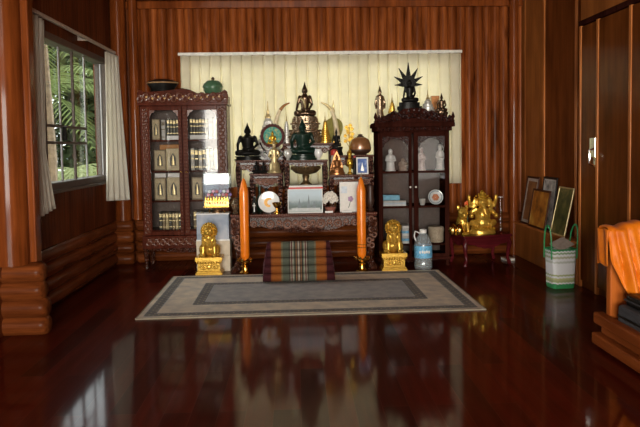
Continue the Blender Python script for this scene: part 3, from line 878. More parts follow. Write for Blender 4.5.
MB().bx(-w/2-.004, w/2+.004, -.124, .124, hb_*.86, hb_).build('lid', M_white, t, smooth=0, bev=.003)
MB().bx(-w/2-.006, w/2+.006, -.126, .126, hb_*.875, hb_*.94).build('red_band', M_red, t, smooth=0)
px = 6.5/640
t = framed('photograph', 'grey photograph of pale spires leaning against the white and red box', 'picture', AX(305.5, 214, 6.47), 6.47, ZM, 35*px, 24*px,
       photo_mat(), M_white, .008, 7)
for xx, hh in ((-.06, .15), (.035, .19), (.09, .12)):
    MB().prism([(xx-.02, .05), (xx+.02, .05), (xx+.012, .09), (xx, hh), (xx-.012, .09)], .0025, .006).build('spire_motif', plain('grey_print', (.16, .20, .22), .5), t, smooth=0)
MB().bx(-.14, .15, .0022, .005, .025, .05).build('grey_caption_strip', plain('pale_grey_print', (.50, .52, .52), .5), t, smooth=0)
t = thing('pedestal_tray', 'bronze footed offering tray on the white and red box', 'tray', (AX(306, 187, 6.67), 6.67, ZM+hb_))
hh = AZ(306, 166, 6.67)-ZM-hb_; r = .150
MB().lathe([(r*.42, 0), (r*.42, .008), (r*.24, .03), (r*.18, hh*.3), (r*.26, hh*.48), (r*.2, hh*.54), (r*.7, hh*.62), (r*.95, hh*.78), (r, hh), (r*.93, hh), (r*.6, hh*.7), (r*.05, hh*.66)], n=30, sy=.7).build('bowl', M_bronze_dark, t)
b = MB()
for k in range(26):
    a = 2*PI*k/26; b.sph((math.cos(a)*r*.98, math.sin(a)*r*.69, hh*.9), (.012, .012, .02), 6)
b.build('beading', M_bronze_dark, t)
# white flower posy
Y = 6.52
t = thing('flower_posy', 'round posy of white flowers in a reddish pot on the altar table', 'flowers', (AX(330.5, 213, Y), Y, ZM))
MB().lathe([(.04, 0), (.045, .01), (.06, .05), (.055, .055)], n=18).build('pot', plain('terracotta_red', (.28, .10, .07), .5), t)
b = MB()
for k in range(26):
    a = k*2.4; q = 1-(k+.5)/26*1.3; rr = math.sqrt(max(0, 1-q*q))*.062
    p = Vector((math.cos(a)*rr, math.sin(a)*rr, .125+q*.07))
    for j in range(5):
        c = j*2*PI/5; b.sph((p.x+.012*math.cos(c), p.y+.008*math.sin(c*2), p.z+.012*math.sin(c)), (.012, .008, .012), 6)
b.build('blossoms', plain('white_petals', (.78, .72, .64), .7, vs=60, var=.3), t)
# white card right
px = 6.52/640
t = framed('greeting_card', 'white card with a purple flower beside the right candle', 'card', AX(349.5, 213, 6.52), 6.52, ZM, 19*px, 30*px,
       plain('card_paper', (.76, .73, .68), .5, var=.05), M_white, .006, 7)
b = MB()
for k in range(5):
    a = 2*PI*k/5; b.sph((.015+.016*math.cos(a), .002, .13+.016*math.sin(a)), (.014, .003, .014), 8)
b.build('purple_flower', plain('mauve_print', (.42, .25, .42), .5), t)
MB().tube([(.015, .002, .12), (.0, .002, .06), (-.01, .002, .04)], .003, 5).build('flower_stem', M_green, t)
MB().bx(-.08, -.02, .0, .004, .19, .26).build('pale_blue_wash', plain('pale_blue_print', (.60, .66, .72), .5), t, smooth=0)
for i, (u0, u1, l) in enumerate(((325, 333, 'small white paper slip in front of the posy'), (342, 352, 'small white paper slip in front of the card'))):
    Y = 6.45
    tag(MB().box((0, 0, .009), ((u1-u0)*Y/640, .012, .018)).build('paper_slip', M_white, loc=(AX((u0+u1)/2, 214, Y), Y, ZM), smooth=0), l, 'paper')
t = thing('dark_vase', 'dark rounded vase behind the posy at the right of the box', 'vase', (AX(333, 200, 6.7), 6.72, ZM))
MB().lathe([(.03, 0), (.04, .05), (.03, .12), (.014, .16), (.02, .24), (.016, .24)], n=16).build('body', M_copper, t)
t = thing('bronze_vase', 'dark bronze vase at the right end of the altar table', 'vase', (AX(370.5, 213, 6.6), 6.6, ZM))
MB().lathe([(.03, 0), (.034, .01), (.02, .03), (.045, .10), (.03, .2), (.04, .26), (.034, .26), (.02, .2)], n=18).build('body', M_brown, t)

# ------------------------------------------------------------------ orange candles in brass holders
def candle(label, u, v0, vb, vf, Y, hl):
    px = Y/640
    x = AX(u, vf, Y); zb = AZ(u, vb, Y); zt = AZ(u, v0, Y)
    t = thing('candle_holder', hl, 'candle holder', (x, Y, 0), group='brass candle holders before the altar')
    MB().lathe([(.062, 0), (.062, .012), (.05, .022), (.036, .035), (.033, zb*.45), (.045, zb*.55), (.034, zb*.65), (.042, zb*.78), (.07, zb*.9), (.076, zb*1.02), (.066, zb*1.02), (.03, zb*.93)], n=24).build('stand', M_brass, t)
    b = MB()
    for k in range(10):
        a = 2*PI*k/10; b.sph((math.cos(a)*.068, math.sin(a)*.068, zb*1.02), (.014, .014, .02), 6)
    b.build('petal_rim', M_brass, t)
    t = thing('candle', label, 'candle', (x, Y, zb*.93), group='tall orange candles before the altar')
    r = 4.6*px; hh = zt-zb*.93
    MB().lathe([(r*.35, 0), (r*.9, .035), (r*.97, .06), (r, hh*.5), (r*1.0, hh*.81), (r*.96, hh*.845), (r*.5, hh*.945), (r*.15, hh*.985)], n=24).build('wax', M_orange, t)
    MB().tube([(0, 0, hh*.97), (.002, 0, hh), (.006, 0, hh*1.04)], .004, 6).build('wick', M_wick, t)
    return t
candle('tall thick orange candle left of the altar table', 245.5, 177, 260, 272, 6.36, 'brass holder under the left orange candle')
t = candle('tall thick orange candle right of the altar table', 362, 176, 258, 270, 6.34, 'brass holder under the right orange candle')
MB().torus((0, 0, .12), .0445, .004, 'Z', 20, 5).torus((0, 0, .15), .0445, .003, 'Z', 20, 5).build('dark_band', M_copper, t)

# ------------------------------------------------------------------ gold guardian lions
def lion(label, u0, u1, v0, vb, vp, Y):
    px = Y/640; x = AX((u0+u1)/2, vb, Y)
    t = thing('lion_statue', label, 'statue', (x, Y, 0), group='gold guardian lions')
    W = (u1-u0)*px; zp = AZ(u0, vp, Y); HH = AZ(u0, v0, Y)-zp
    d = W*.8
    b = MB()
    for z0, z1, s in ((0, .16, 1), (.16, .24, .92), (.24, .68, .84), (.68, .78, .92), (.78, 1, 1)):
        b.bx(-W/2*s, W/2*s, -d/2*s, d/2*s, zp*z0, zp*z1)
    for k in range(9): b.sph((-W*.4+W*.1*k, -d*.45, zp*.70), (W*.05, .01, zp*.07), 6)
    for q in (-1, 1):
        b.torus((q*W*.2, -d*.42, zp*.46), W*.11, W*.028, 'Y', 14, 6, 1.2, .8)
        b.sph((q*W*.2, -d*.42, zp*.46), (W*.05, .012, zp*.08), 6)
    b.sph((0, -d*.42, zp*.46), (W*.07, .012, zp*.14), 8)
    b.build('pedestal', M_gold, t, bev=.002, smooth=30)
    s = HH; b = MB()
    b.sph((0, .10*s, .22*s), (.24*s, .22*s, .24*s), 14)
    b.tube([(0, .10*s, .25*s), (0, .0, .45*s), (0, -.04*s, .62*s)], [.20*s, .19*s, .17*s], 14)
    for q in (-1, 1):
        b.tube([(q*.13*s, -.08*s, .50*s), (q*.16*s, -.17*s, .28*s), (q*.17*s, -.19*s, .06*s)], [.085*s, .065*s, .058*s], 10)
        b.sph((q*.17*s, -.23*s, .045*s), (.07*s, .09*s, .045*s), 8)
        b.sph((q*.21*s, .08*s, .18*s), (.11*s, .20*s, .17*s), 12)
        b.sph((q*.25*s, -.08*s, .05*s), (.06*s, .12*s, .05*s), 8)
    b.sph((0, -.11*s, .74*s), (.165*s, .165*s, .155*s), 14)
    b.sph((0, -.25*s, .69*s), (.10*s, .08*s, .075*s), 10)
    b.sph((0, -.32*s, .72*s), (.04*s, .03*s, .03*s), 8)
    for q in (-1, 1):
        b.sph((q*.07*s, -.255*s, .79*s), .028*s, 8); b.sph((q*.155*s, -.05*s, .86*s), (.04*s, .03*s, .05*s), 8)
    b.tube([(0, .28*s, .1*s), (0, .34*s, .3*s), (0, .28*s, .5*s), (0, .24*s, .62*s)], [.04*s, .05*s, .06*s, .03*s], 8)
    b.fuse('body', M_gold, t, s/70, (0, 0, zp*.985))
    b = MB()
    for ring, (rr, n, yy) in enumerate(((.165, 13, -.13), (.215, 15, -.05), (.20, 13, .05))):
        for k in range(n):
            a = R(-48)+R(276)*k/(n-1)+ring*.05
            b.sph((math.cos(a)*rr*s, yy*s, .74*s+math.sin(a)*rr*1.02*s), .042*s, 6)
    for k in range(16):
        b.sph(((-.165+.11*(k % 4))*s, (-.185-.012*(k//4))*s, (.56-.065*(k//4))*s), (.045*s, .03*s, .05*s), 6)
    b.build('mane', M_gold, t, (0, 0, zp*.985))
lion('gold guardian lion statue left of the altar, before the cream boxes', 197, 223.5, 222, 274, 256, 6.37)
lion('gold guardian lion statue right of the altar, beside the water bottle', 380.5, 406, 219, 270, 252, 6.36)

# ------------------------------------------------------------------ striped triangular cushion
Y0 = 5.76
t = thing('triangular_cushion', 'striped triangular floor cushion on the rug before the altar', 'cushion', (AX(299, 283, Y0), Y0+.14, .013), R(.6))
half = .30
stops = [(0, (0.330, 0.300, 0.240)), (.02, (0.060, 0.036, 0.030)), (.05, (0.180, 0.096, 0.048)), (.09, (0.030, 0.030, 0.024)), (.13, (0.162, 0.180, 0.132)), (.17, (0.330, 0.300, 0.240)), (.19, (0.084, 0.018, 0.018)),
         (.23, (0.360, 0.312, 0.240)), (.25, (0.054, 0.048, 0.036)), (.30, (0.078, 0.090, 0.066)), (.48, (0.144, 0.120, 0.072)), (.53, (0.240, 0.072, 0.013)), (.80, (0.192, 0.057, 0.015)), (.84, (0.045, 0.008, 0.011)), (1, (0.045, 0.008, 0.011))]
M_cush = stripe_mat('striped_cotton', stops, half)
P = []
hz = .39
b = MB()
rows = 5
def sect(a):  # closed outline of the padded triangle
    out = []
    A, B, Cc = Vector((-.145, 0.03)), Vector((-.015, hz-.02)), Vector((.16, .03))
    def side(p, q, n, bul):
        nn = Vector(((q-p).y, -(q-p).x)).normalized()*-1
        for i in range(n*6):
            f = i/(n*6); w = abs(math.sin(f*n*PI))**.7
            out.append(p+(q-p)*f+nn*bul*1.35*w)
    side(A, B, 5, .028); side(B, Cc, 5, .025); side(Cc, A, 1, .02)
    return out
N = 44; prev = None; rings = []
S = sect(0)
for i in range(N+1):
    f = i/N*2-1
    e = 1-.10*max(0, (abs(f)-.88)/.12)**2
    ring = []
    for p in S:
        flare = 1+.11*(1-min(1, max(0, p.y)/hz))-.06*(min(1, max(0, p.y)/hz))
        q = Vector((p.x*e, .02+(p.y-.02)*(.97+.03*e)))
        ring.append(b.bm.verts.new((f*half*flare, q.x, max(0, q.y))))
    rings.append(ring)
n = len(S)
for a_, c_ in zip(rings, rings[1:]):
    for k in range(n): b.bm.faces.new((a_[k], a_[(k+1) % n], c_[(k+1) % n], c_[k]))
b.build('padding', M_cush, t, smooth=60)
M_maroon = plain('maroon_cotton', (.08, .014, .020), .85)
for sgn in (-1, 1):
    bb = MB()
    V = [bb.bm.verts.new((sgn*half*(1+.11*(1-min(1, max(0, p.y)/hz))-.06*min(1, max(0, p.y)/hz)), p.x*.9, max(0, p.y))) for p in S]
    ctr = bb.bm.verts.new((sgn*(half+.03), .0, hz*.4))
    for k in range(n): bb.bm.faces.new((V[k], V[(k+1) % n], ctr))
    bb.build('end_panel', M_maroon, t, smooth=60)

# ------------------------------------------------------------------ stack left of the altar: boxes, blue picture box, footed tray, glass case
Y = 6.50; px = Y/640
xa, xb = AX(196.5, 250, Y), AX(230, 250, Y); xm = (xa+xb)/2; w = xb-xa
z1 = AZ(213, 256, Y); z2 = AZ(213, 241, Y); z3 = AZ(213, 213.5, Y)
for i, (a, c, l) in enumerate(((0, z1, 'cream carton on the floor behind the left gold lion'), (z1, z2, 'cream carton lying on the lower carton behind the left lion'))):
    t = thing('carton', l, 'box', (xm, Y+.09, a), group='cream cartons behind the left lion')
    MB().bx(-w/2, w/2, -.09, .09, 0, c-a-.006).build('carton_body', M_cream, t, smooth=0, bev=.004)
    MB().bx(-w/2-.002, w/2+.002, -.092, .092, c-a-.05, c-a).build('lid', M_cream, t, smooth=0, bev=.004)
t = thing('picture_box', 'grey blue marbled box standing on the cream cartons', 'box', (xm, Y+.08, z2))
MB().bx(-w*.48, w*.48, -.075, .075, .012, z3-z2-.008).build('box_body', picture_mat('blue_marble', [(.20, .25, .32), (.34, .38, .46), (.52, .52, .55)], 7), t, smooth=0, bev=.002)
MB().bx(-w*.5, w*.5, -.08, .08, 0, .014).bx(-w*.5, w*.5, -.08, .08, z3-z2-.010, z3-z2).build('edge_strip', M_white, t, smooth=0)
z4 = AZ(215, 207.5, Y)
t = thing('footed_tray', 'low dark footed tray under the clear glass case', 'tray', (AX(216, 210, Y), Y+.08, z3))
MB().lathe([(.055, 0), (.055, .006), (.03, .018), (.04, .03), (.115, .05), (.135, z4-z3), (.12, z4-z3), (.03, .04)], n=26, sy=.7).build('dish', M_bronze, t)
for q in (-1, 1): MB().lathe([(.008, 0), (.006, .02), (.009, .045)], (q*.075, 0, 0), 8).build('leg', M_brass, t)
z5 = AZ(215, 173.5, Y)
xa, xb = AX(203, 190, Y), AX(229, 190, Y); w = xb-xa; hh = z5-z4
t = thing('glass_case', 'clear case holding a gold crown-like flower offering left of the altar', 'display case', ((xa+xb)/2, Y+.08, z4))
MB().bx(-w/2, w/2, -.085, .085, 0, .014).build('base', M_gold, t, smooth=0, bev=.003)
b = MB()
for p in ((-w/2, -w/2+.003, -.08, .08), (w/2-.003, w/2, -.08, .08), (-w/2, w/2, -.083, -.08), (-w/2, w/2, .08, .083)):
    b.bx(*p, .014, hh-.003)
b.bx(-w/2, w/2, -.083, .083, hh-.003, hh)
b.build('glazing', M_acryl, t, smooth=0)
o = thing('flower_offering', 'gold crown-like offering with coloured flowers inside the clear case', 'offering', ((xa+xb)/2, Y+.08, z4+.014))
b = MB().bx(-w*.46, w*.46, -.06, .06, 0, .055)
for k in range(9): b.lathe([(.012, .055), (.014, .065), (.002, .105)], (-w*.42+w*.105*k, -.055, 0), 6)
b.build('gold_basket', M_gold_bright, o, bev=.002, smooth=30)
b = MB()
cols = [M_red, plain('pink_flower', (.75, .30, .38), .6), M_white, plain('violet_flower', (.32, .22, .50), .6)]
for ci, m in enumerate(cols):
    b = MB()
    for k in range(5):
        xx = -w*.38+w*.19*k+ci*.012; zz = .075+.035*((k+ci) % 3)
        for j in range(5):
            a = j*2*PI/5; b.sph((xx+.009*math.cos(a), -.03+.02*(ci % 2), zz+.009*math.sin(a)), (.008, .006, .008), 6)
    b.build('flowers', m, o)
b = MB()
for k in range(8): b.sph((-w*.36+w*.10*k, -.062, .028), (.010, .006, .016), 6)
b.build('gem_row', M_red, o)

# ------------------------------------------------------------------ cabinets
def book(label, x, y, z, w, h, d, mat, band=M_gilt, group=None, front=False):
    t = thing('book', label, 'book', (x, y, z), 0, group)
    if front:
        MB().bx(-w/2, w/2, -.012, .012, 0, h).build('cover', mat, t, smooth=0, bev=.003)
        MB().bx(-w*.40, w*.40, -.0135, -.0118, h*.06, h*.94).build('cover_panel', M_coverg, t, smooth=0)
        P = [(-w*.22, h*.22), (w*.22, h*.22), (w*.22, h*.55), (w*.12, h*.70), (0, h*.80), (-w*.12, h*.70), (-w*.22, h*.55)]
        MB().prism(P, -.016, -.0132).build('arch', M_cover, t, smooth=0)
        MB().lathe([(w*.12, h*.25), (w*.10, h*.42), (w*.06, h*.5), (w*.05, h*.6), (.002, h*.70)], (0, -.016, 0), 10, sy=.15).build('seated_emblem', M_gilt, t)
    else:
        MB().prism([(-w/2, -d/2), (-w*.3, -d/2-.006), (w*.3, -d/2-.006), (w/2, -d/2), (w/2, d/2), (-w/2, d/2)], 0, h, 'Z').build('cover', mat, t, smooth=0)
        b = MB()
        for q in (.12, .5, .72, .86): b.bx(-w*.44, w*.44, -d/2-.0085, -d/2-.003, h*q, h*(q+.045))
        b.bx(-w*.36, w*.36, -d/2-.008, -d/2-.003, h*.76, h*.84)
        b.build('spine_bands', band, t, smooth=0)
    return t

# left cabinet
Y = 6.73; px = Y/640
cxL = AX(184.5, 180, Y); 
def lx(u, v=180): return AX(u, v, Y)-cxL
def lz(v, u=184): return AZ(u, v, Y)
yb = .34
t = thing('display_cabinet', 'carved red-brown book cabinet with glass doors at back left', 'cabinet', (cxL, Y, 0))
x0, x1 = lx(141.5), lx(228); zb0, zb1 = lz(248), lz(104)
b = MB()
b.bx(x0, x0+.02, .02, yb, zb0, zb1).bx(x1-.02, x1, .02, yb, zb0, zb1).bx(x0, x1, yb-.015, yb, zb0, zb1)
b.bx(x0, x1, .02, yb, zb1-.02, zb1).bx(x0, x1, .02, yb, zb0, zb0+.03)
b.bx(lx(183)-.012, lx(183)+.012, .04, yb, zb0, zb1)
b.build('carcass', M_rose_red, t, smooth=0, bev=.003)
MB().bx(x0+.02, x1-.02, yb-.018, yb-.0155, zb0+.03, zb1-.02).build('back_panel', M_inner, t, smooth=0)
shelfz = [lz(139.5), lz(170.5), lz(200.5), lz(230)]
for z in shelfz: MB().bx(x0+.02, x1-.02, .035, yb-.02, z-.018, z).build('shelf', M_rose_red, t, smooth=0)
def carved_bar(b, x0, x1, z0, z1, y, vert=True, r=None):
    n = max(2, int(((z1-z0) if vert else (x1-x0))/.036)); ww = (x1-x0) if vert else (z1-z0)
    for k in range(n):
        f = (k+.5)/n
        if vert:
            s = (1 if k % 2 else -1)
            b.torus(((x0+x1)/2+s*ww*.16, y, z0+(z1-z0)*f), ww*.20, ww*.075, 'Y', 10, 5)
            b.sph(((x0+x1)/2-s*ww*.22, y, z0+(z1-z0)*f), (ww*.13, .008, .013), 6)
        else:
            s = (1 if k % 2 else -1)
            b.torus((x0+(x1-x0)*f, y, (z0+z1)/2+s*ww*.16), ww*.20, ww*.075, 'Y', 10, 5)
            b.sph((x0+(x1-x0)*f, y, (z0+z1)/2-s*ww*.22), (.013, .008, ww*.13), 6)
dt, db = lz(106), lz(235)
for k, (u0, u1, g0, g1) in enumerate(((142.5, 183, 151, 179.5), (184, 227.5, 189, 218))):
    a, c, ga, gc = lx(u0), lx(u1), lx(g0), lx(g1); zt, zl = lz(110), lz(231)
    b = MB().bx(a, ga, 0, .024, db, dt).bx(gc, c, 0, .024, db, dt).bx(ga, gc, 0, .024, zt, dt).bx(ga, gc, 0, .024, db, zl)
    dr = b.build('door', M_rose_red, t, smooth=0, bev=.003)
    for q, e0, e1 in ((-1, a+.005, ga-.005), (1, gc+.005, c-.005)):
        b = MB(); carved_bar(b, e0, e1, db+.02, dt-.02, -.001)
        P = [(0, 0), (.055, 0), (.045, .02), (.02, .03), (.012, .055), (0, .07)]
        xx = ga if q < 0 else gc
        b.prism([(xx-q*p, zt-h) for p, h in P], .004, .012)
        b.build('carving', M_glintcarve, dr)
    MB().bx(ga-.004, gc+.004, .010, .014, zl-.004, zt+.004).build('glass_pane', M_cabglass, dr, smooth=0)
    MB().sph(((gc+.02) if k == 0 else (ga-.02), -.012, lz(172)), .010, 8).build('knob', M_brass, dr)
# crown
zc0, zc1 = lz(104), lz(88.5)
b = MB().bx(lx(140), lx(229.5), -.02, yb, zc0-.012, zc0+.012)
hC = zc1-zc0; W = lx(229.5)-lx(140); xx0 = lx(140)
P = [(xx0, zc0)] + [(xx0+W*f, zc0+hC*z) for f, z in ((0, .75), (.03, .95), (.08, .8), (.30, .86), (.42, .95), (.5, 1.02), (.58, .92), (.66, .70), (.80, .66), (.92, .72), (.97, .9), (1, .75))]+[(xx0+W, zc0)]
b.prism(P, -.015, .012)
b.bx(xx0+.01, xx0+W-.01, 0, yb, zc0, zc0+hC*.55)
b.build('crown', M_rose_red, t, smooth=0, bev=.003)
b = MB(); n = 16
for k in range(n):
    f = (k+.5)/n; s = 1 if k % 2 else -1; zz = zc0+hC*(.42+.10*s)
    b.torus((xx0+W*f, -.018, zz), hC*.17, hC*.06, 'Y', 12, 5).sph((xx0+W*f, -.018, zz-s*hC*.22), (.016, .007, hC*.10), 6)
    b.sph((xx0+W*(f+.5/n), -.018, zc0+hC*.40), (.010, .008, hC*.16), 6)
b.build('crown_carving', M_glintcarve, t)
b = MB()
for k in range(1, 14):
    b.sph((xx0+W*(k+.6)/15, -.022, zc0+hC*(.38+.08*(k % 2))), (.014, .005, hC*.09), 6, (0, .6-1.2*(k % 2), 0))
b.build('gilt_leaves', M_giltcarve, t)
# base: apron and feet
za = lz(248); 
b = MB().bx(x0-.008, x1+.008, -.01, yb, za, lz(235.5)); b.build('plinth', M_rose_red, t, smooth=0, bev=.004)
b = MB().prism(scallop(x1-x0, za+.01, .055), -.008, .006); b.build('apron', M_carve, t, smooth=0)
b = MB(); carved_bar(b, x0+.04, x1-.04, za+.02, lz(236.5), -.014, False); b.build('plinth_carving', M_glintcarve, t)
for xx in (x0+.025, x1-.025):
    for yy in (.02, yb-.03):
        MB().tube([(xx, yy, za+.01), (xx, yy-.006, za*.6), (xx, yy, za*.25), (xx, yy-.01, .02), (xx, yy-.01, 0)], [.026, .024, .017, .024, .022], 10).build('leg', M_carve, t)
# its books
def row(us, z, h_px, mats, lab, dep=.16, yo=.09, group=None, band=M_gilt):
    n = len(us)-1
    for i in range(n):
        w = (us[i+1]-us[i])*px*.93
        book(lab % ORD[i], cxL+lx((us[i]+us[i+1])/2), Y+yo+dep/2, z, w, h_px*px*(1-.02*((i*7) % 3)), dep, mats[i % len(mats)], band, group)
import itertools
def lin(a, c, n): return [a+(c-a)*i/n for i in range(n+1)]
S1, S2, S3, S4 = shelfz
def flat_book(label, u0, u1, z, hpx, mat, y=.08, group=None):
    w = (u1-u0)*px
    t2 = thing('flat_book', label, 'book', (cxL+lx((u0+u1)/2), Y+y+.06, z), 0, group)
    MB().bx(-w/2, w/2, -.06, .06, hpx*px*.1, hpx*px*.9).build('pages', M_white, t2, smooth=0)
    MB().bx(-w/2-.002, w/2, -.062, .06, 0, hpx*px*.1).bx(-w/2-.002, w/2, -.062, .06, hpx*px*.9, hpx*px).build('cover', mat, t2, smooth=0)
    return z+hpx*px
z = flat_book('white book lying flat under the top left row of spines', 166.5, 179, S1, 4, M_white)
row(lin(166.5, 179, 4), z+.001, 17, [M_cover], '%s dark spine from the left in the top left row of the book cabinet', .12, .085, 'dark spines on the top left shelf')
book('brown gilt book with an arch on the cover, top shelf at far left', cxL+lx(156), Y+.08, S1, 8*px, 21*px, .02, M_cover2, front=True)
book('pale grey spine beside the brown arch book on the top shelf', cxL+lx(163), Y+.16, S1, 4*px, 20*px, .14, M_coverw, M_cover2)
z = flat_book('white book lying flat under the top right row of spines', 190, 207.5, S1, 4.5, M_coverw)
row(lin(190, 208, 6), z+.001, 17, [M_cover], '%s dark spine from the left in the top right row of the book cabinet', .12, .085, 'dark spines on the top right shelf')
book('pale cream tall spine at the right end of the top shelf', cxL+lx(211), Y+.16, S1, 4*px, 22*px, .14, M_coverw, M_cover2)
book('pale green tall spine at the far right of the top shelf', cxL+lx(215.5), Y+.16, S1, 4*px, 21*px, .14, plain('sage_cover', (.35, .38, .26), .5), M_gilt)
zz = S2
book('gilt book with black arch on its cover on the second shelf', cxL+lx(172.5), Y+.07, S2, 13.5*px, 22*px, .02, M_coverg, front=True)
book('darker brown arch book left of the gilt one on the second shelf', cxL+lx(158.5), Y+.11, S2, 12*px, 21*px, .02, M_cover2, front=True)
t2 = thing('paper_bundle', 'orange paper bundle behind the gilt arch book, second shelf', 'paper', (cxL+lx(168), Y+.2, S2))
MB().bx(-.11, .11, -.05, .08, 0, 26*px).build('bundle', plain('orange_paper', (.50, .22, .06), .6), t2, smooth=0, bev=.006)
row(lin(190, 217.5, 7), S2, 22, [M_coverw, M_cover], '%s banded spine from the left in the second shelf right row', .16, .08, 'banded spines on the second right shelf')
book('gilt arch book at left on the third shelf', cxL+lx(158.5), Y+.08, S3, 11.5*px, 23*px, .02, M_cover2, front=True)
book('gilt arch book right of its twin on the third shelf', cxL+lx(172.5), Y+.07, S3, 13.5*px, 23*px, .02, M_coverg, front=True)
book('brown arch book in the right half of the third shelf', cxL+lx(196), Y+.08, S3, 11*px, 23*px, .02, M_cover2, front=True)
for i, (u0, u1, l) in enumerate(((153, 164, 'white paper strip above the left arch book, third shelf'), (166, 179, 'white paper strip above the right arch book, third shelf'))):
    w = (u1-u0)*px
    tag(MB().bx(-w/2, w/2, .06, .2, 0, 27*px).build('paper_stack', M_white, loc=(cxL+lx((u0+u1)/2), Y+.04, S3), smooth=0), l, 'paper')
row(lin(156, 179, 7), S4, 17, [M_cover, M_cover2, M_coverg], '%s small spine from the left on the bottom left shelf', .14, .10, 'small spines on the bottom left shelf')
row(lin(191, 212, 6), S4, 18, [M_cover2, M_cover], '%s small spine from the left on the bottom right shelf', .14, .10, 'small spines on the bottom right shelf')
# on top of the left cabinet
ztop = zc0+hC*.55
t = thing('black_tray', 'shallow black lacquer tray on the left of the book cabinet top', 'tray', (cxL+lx(162), Y+.16, ztop))
r = 15.5*px; hT = AZ(162, 79.5, Y+.16)-ztop
MB().lathe([(r*.72, 0), (r*.8, hT*.5), (r, hT*.74), (r, hT*.84), (r*.5, hT)], n=30, sy=.8).build('dish', M_black, t)
MB().torus((0, 0, hT*.78), r*.985, .008, 'Z', 30, 6, 1, .8).build('rim', plain('tan_rim', (.35, .20, .09), .4), t)
t = thing('lidded_pot', 'green lidded pot on the right of the book cabinet top', 'pot', (cxL+lx(213.5), Y+.15, ztop))
r = 10*px; h1 = AZ(213, 87.5, Y+.15)-ztop; h2 = AZ(213, 80.5, Y+.15)-ztop; h3 = AZ(213, 77, Y+.15)-ztop
MB().lathe([(r*.6, 0), (r*.65, .01), (r*.95, h1*.6), (r, h1)], n=26).build('body', M_green, t)
MB().lathe([(r*1.06, h1-.003), (r*1.06, h1+.008), (r*.95, h1+(h2-h1)*.5), (r*.6, h2*.97), (r*.15, h2)], n=26).build('lid', M_green, t)
MB().lathe([(r*.12, h2-.004), (r*.2, h2+(h3-h2)*.5), (r*.05, h3)], n=12).build('knob', M_bronze, t)

# right cabinet
Y = 6.56; px = Y/640
cxR = AX(413, 190, Y)
def rx_(u, v=190): return AX(u, v, Y)-cxR
def rz_(v, u=413): return AZ(u, v, Y)
yb = .42
t = thing('glass_cabinet', 'dark carved cabinet with two arched glass doors right of the altar', 'cabinet', (cxR, Y, 0))
x0, x1 = rx_(379), rx_(450); zb0, zb1 = rz_(259), rz_(131)
b = MB().bx(x0, x0+.02, .02, yb, zb0, zb1).bx(x1-.02, x1, .02, yb, zb0, zb1)
b.bx(x0, x1, yb-.015, yb, zb0, zb1).bx(x0, x1, .02, yb, zb1-.02, zb1).bx(x0, x1, .02, yb, zb0, zb0+.02)
b.build('carcass', M_cabin, t, smooth=0, bev=.003)
MB().bx(x0+.02, x1-.02, yb-.018, yb-.0155, zb0, zb1-.02).build('back_panel', M_inner, t, smooth=0)
shz = [rz_(171.5), rz_(206.5), rz_(244.5)]
for z in shz: MB().bx(x0+.02, x1-.02, .03, yb-.02, z-.016, z).build('shelf', M_cabin, t, smooth=0)
for k, (u0, u1, g0, g1) in enumerate(((380, 412, 383, 409), (414, 449, 418.5, 445))):
    a, c, ga, gc = rx_(u0), rx_(u1), rx_(g0), rx_(g1); zt, zl = rz_(136.5), rz_(254); dt, db = rz_(132.5), rz_(258)
    b = MB().bx(a, ga, 0, .022, db, dt).bx(gc, c, 0, .022, db, dt).bx(ga, gc, 0, .022, zt, dt).bx(ga, gc, 0, .022, db, zl)
    for v in (172, 207): b.bx(ga, gc, 0, .022, rz_(v)-.011, rz_(v)+.011)
    dr = b.build('door', M_cabin, t, smooth=0, bev=.003)
    # arched carved spandrel at the head of the pane
    b = MB(); w = gc-ga
    P = [(ga, zt)]+[(ga+w*f, zt-hq) for f, hq in ((0, .11), (.05, .105), (.10, .07), (.18, .055), (.25, .04), (.38, .022), (.5, .015), (.62, .022), (.75, .04), (.82, .055), (.9, .07), (.95, .105), (1, .11))]+[(gc, zt)]
    b.prism(P, .003, .014)
    b.build('spandrel', M_carve_dark, dr, smooth=0)
    MB().bx(ga-.004, gc+.004, .009, .012, zl-.004, zt+.004).build('glass_pane', M_cabglass, dr, smooth=0)
    MB().sph(((c-.018) if k == 0 else (a+.018), -.012, rz_(187)), .011, 10).build('knob', M_porc, dr)
# cornice, frieze, pediment
za, zb_ = rz_(131), rz_(123)
b = MB().bx(x0-.02, x1+.02, -.02, yb, za, za+(zb_-za)*.5).bx(x0-.04, x1+.045, -.045, yb, za+(zb_-za)*.5, zb_)
b.bx(x0-.03, x1+.03, -.03, yb, zb_, zb_+.012)
b.build('cornice', M_cabin, t, smooth=0, bev=.004)
b = MB(); carved_bar(b, x0-.01, x1+.01, za, za+(zb_-za)*.55, -.022, False); b.build('frieze_carving', M_carve_dark, t)
hp = rz_(108)-zb_; W = x1-x0+.04; xx0 = x0-.02
P = [(xx0, zb_)]+[(xx0+W*f, zb_+hp*z) for f, z in ((0, .45), (.05, .35), (.10, .5), (.22, .62), (.30, .72), (.36, .95), (.5, 1.0), (.64, .95), (.70, .72), (.78, .62), (.90, .5), (.95, .35), (1, .45))]+[(xx0+W, zb_)]
MB().prism(P, -.02, .012).build('pediment', M_cabin, t, smooth=0, bev=.003)
b = MB(); n = 15
for k in range(n):
    f = (k+.5)/n; top = .40+.5*math.exp(-((f-.5)/.22)**2)
    b.torus((xx0+W*f, -.024, zb_+hp*top*.55), hp*.14, hp*.055, 'Y', 12, 5)
    b.sph((xx0+W*f, -.022, zb_+hp*top*.95), (.018, .010, hp*.13), 6)
for q in (-1, 1): b.tube([(q*W*.1, -.02, zb_+hp*.4), (q*W*.25, -.026, zb_+hp*.75), (q*W*.36, -.02, zb_+hp*.45)], [.012, .016, .010], 8)
b.build('pediment_carving', M_carve_dark, t)
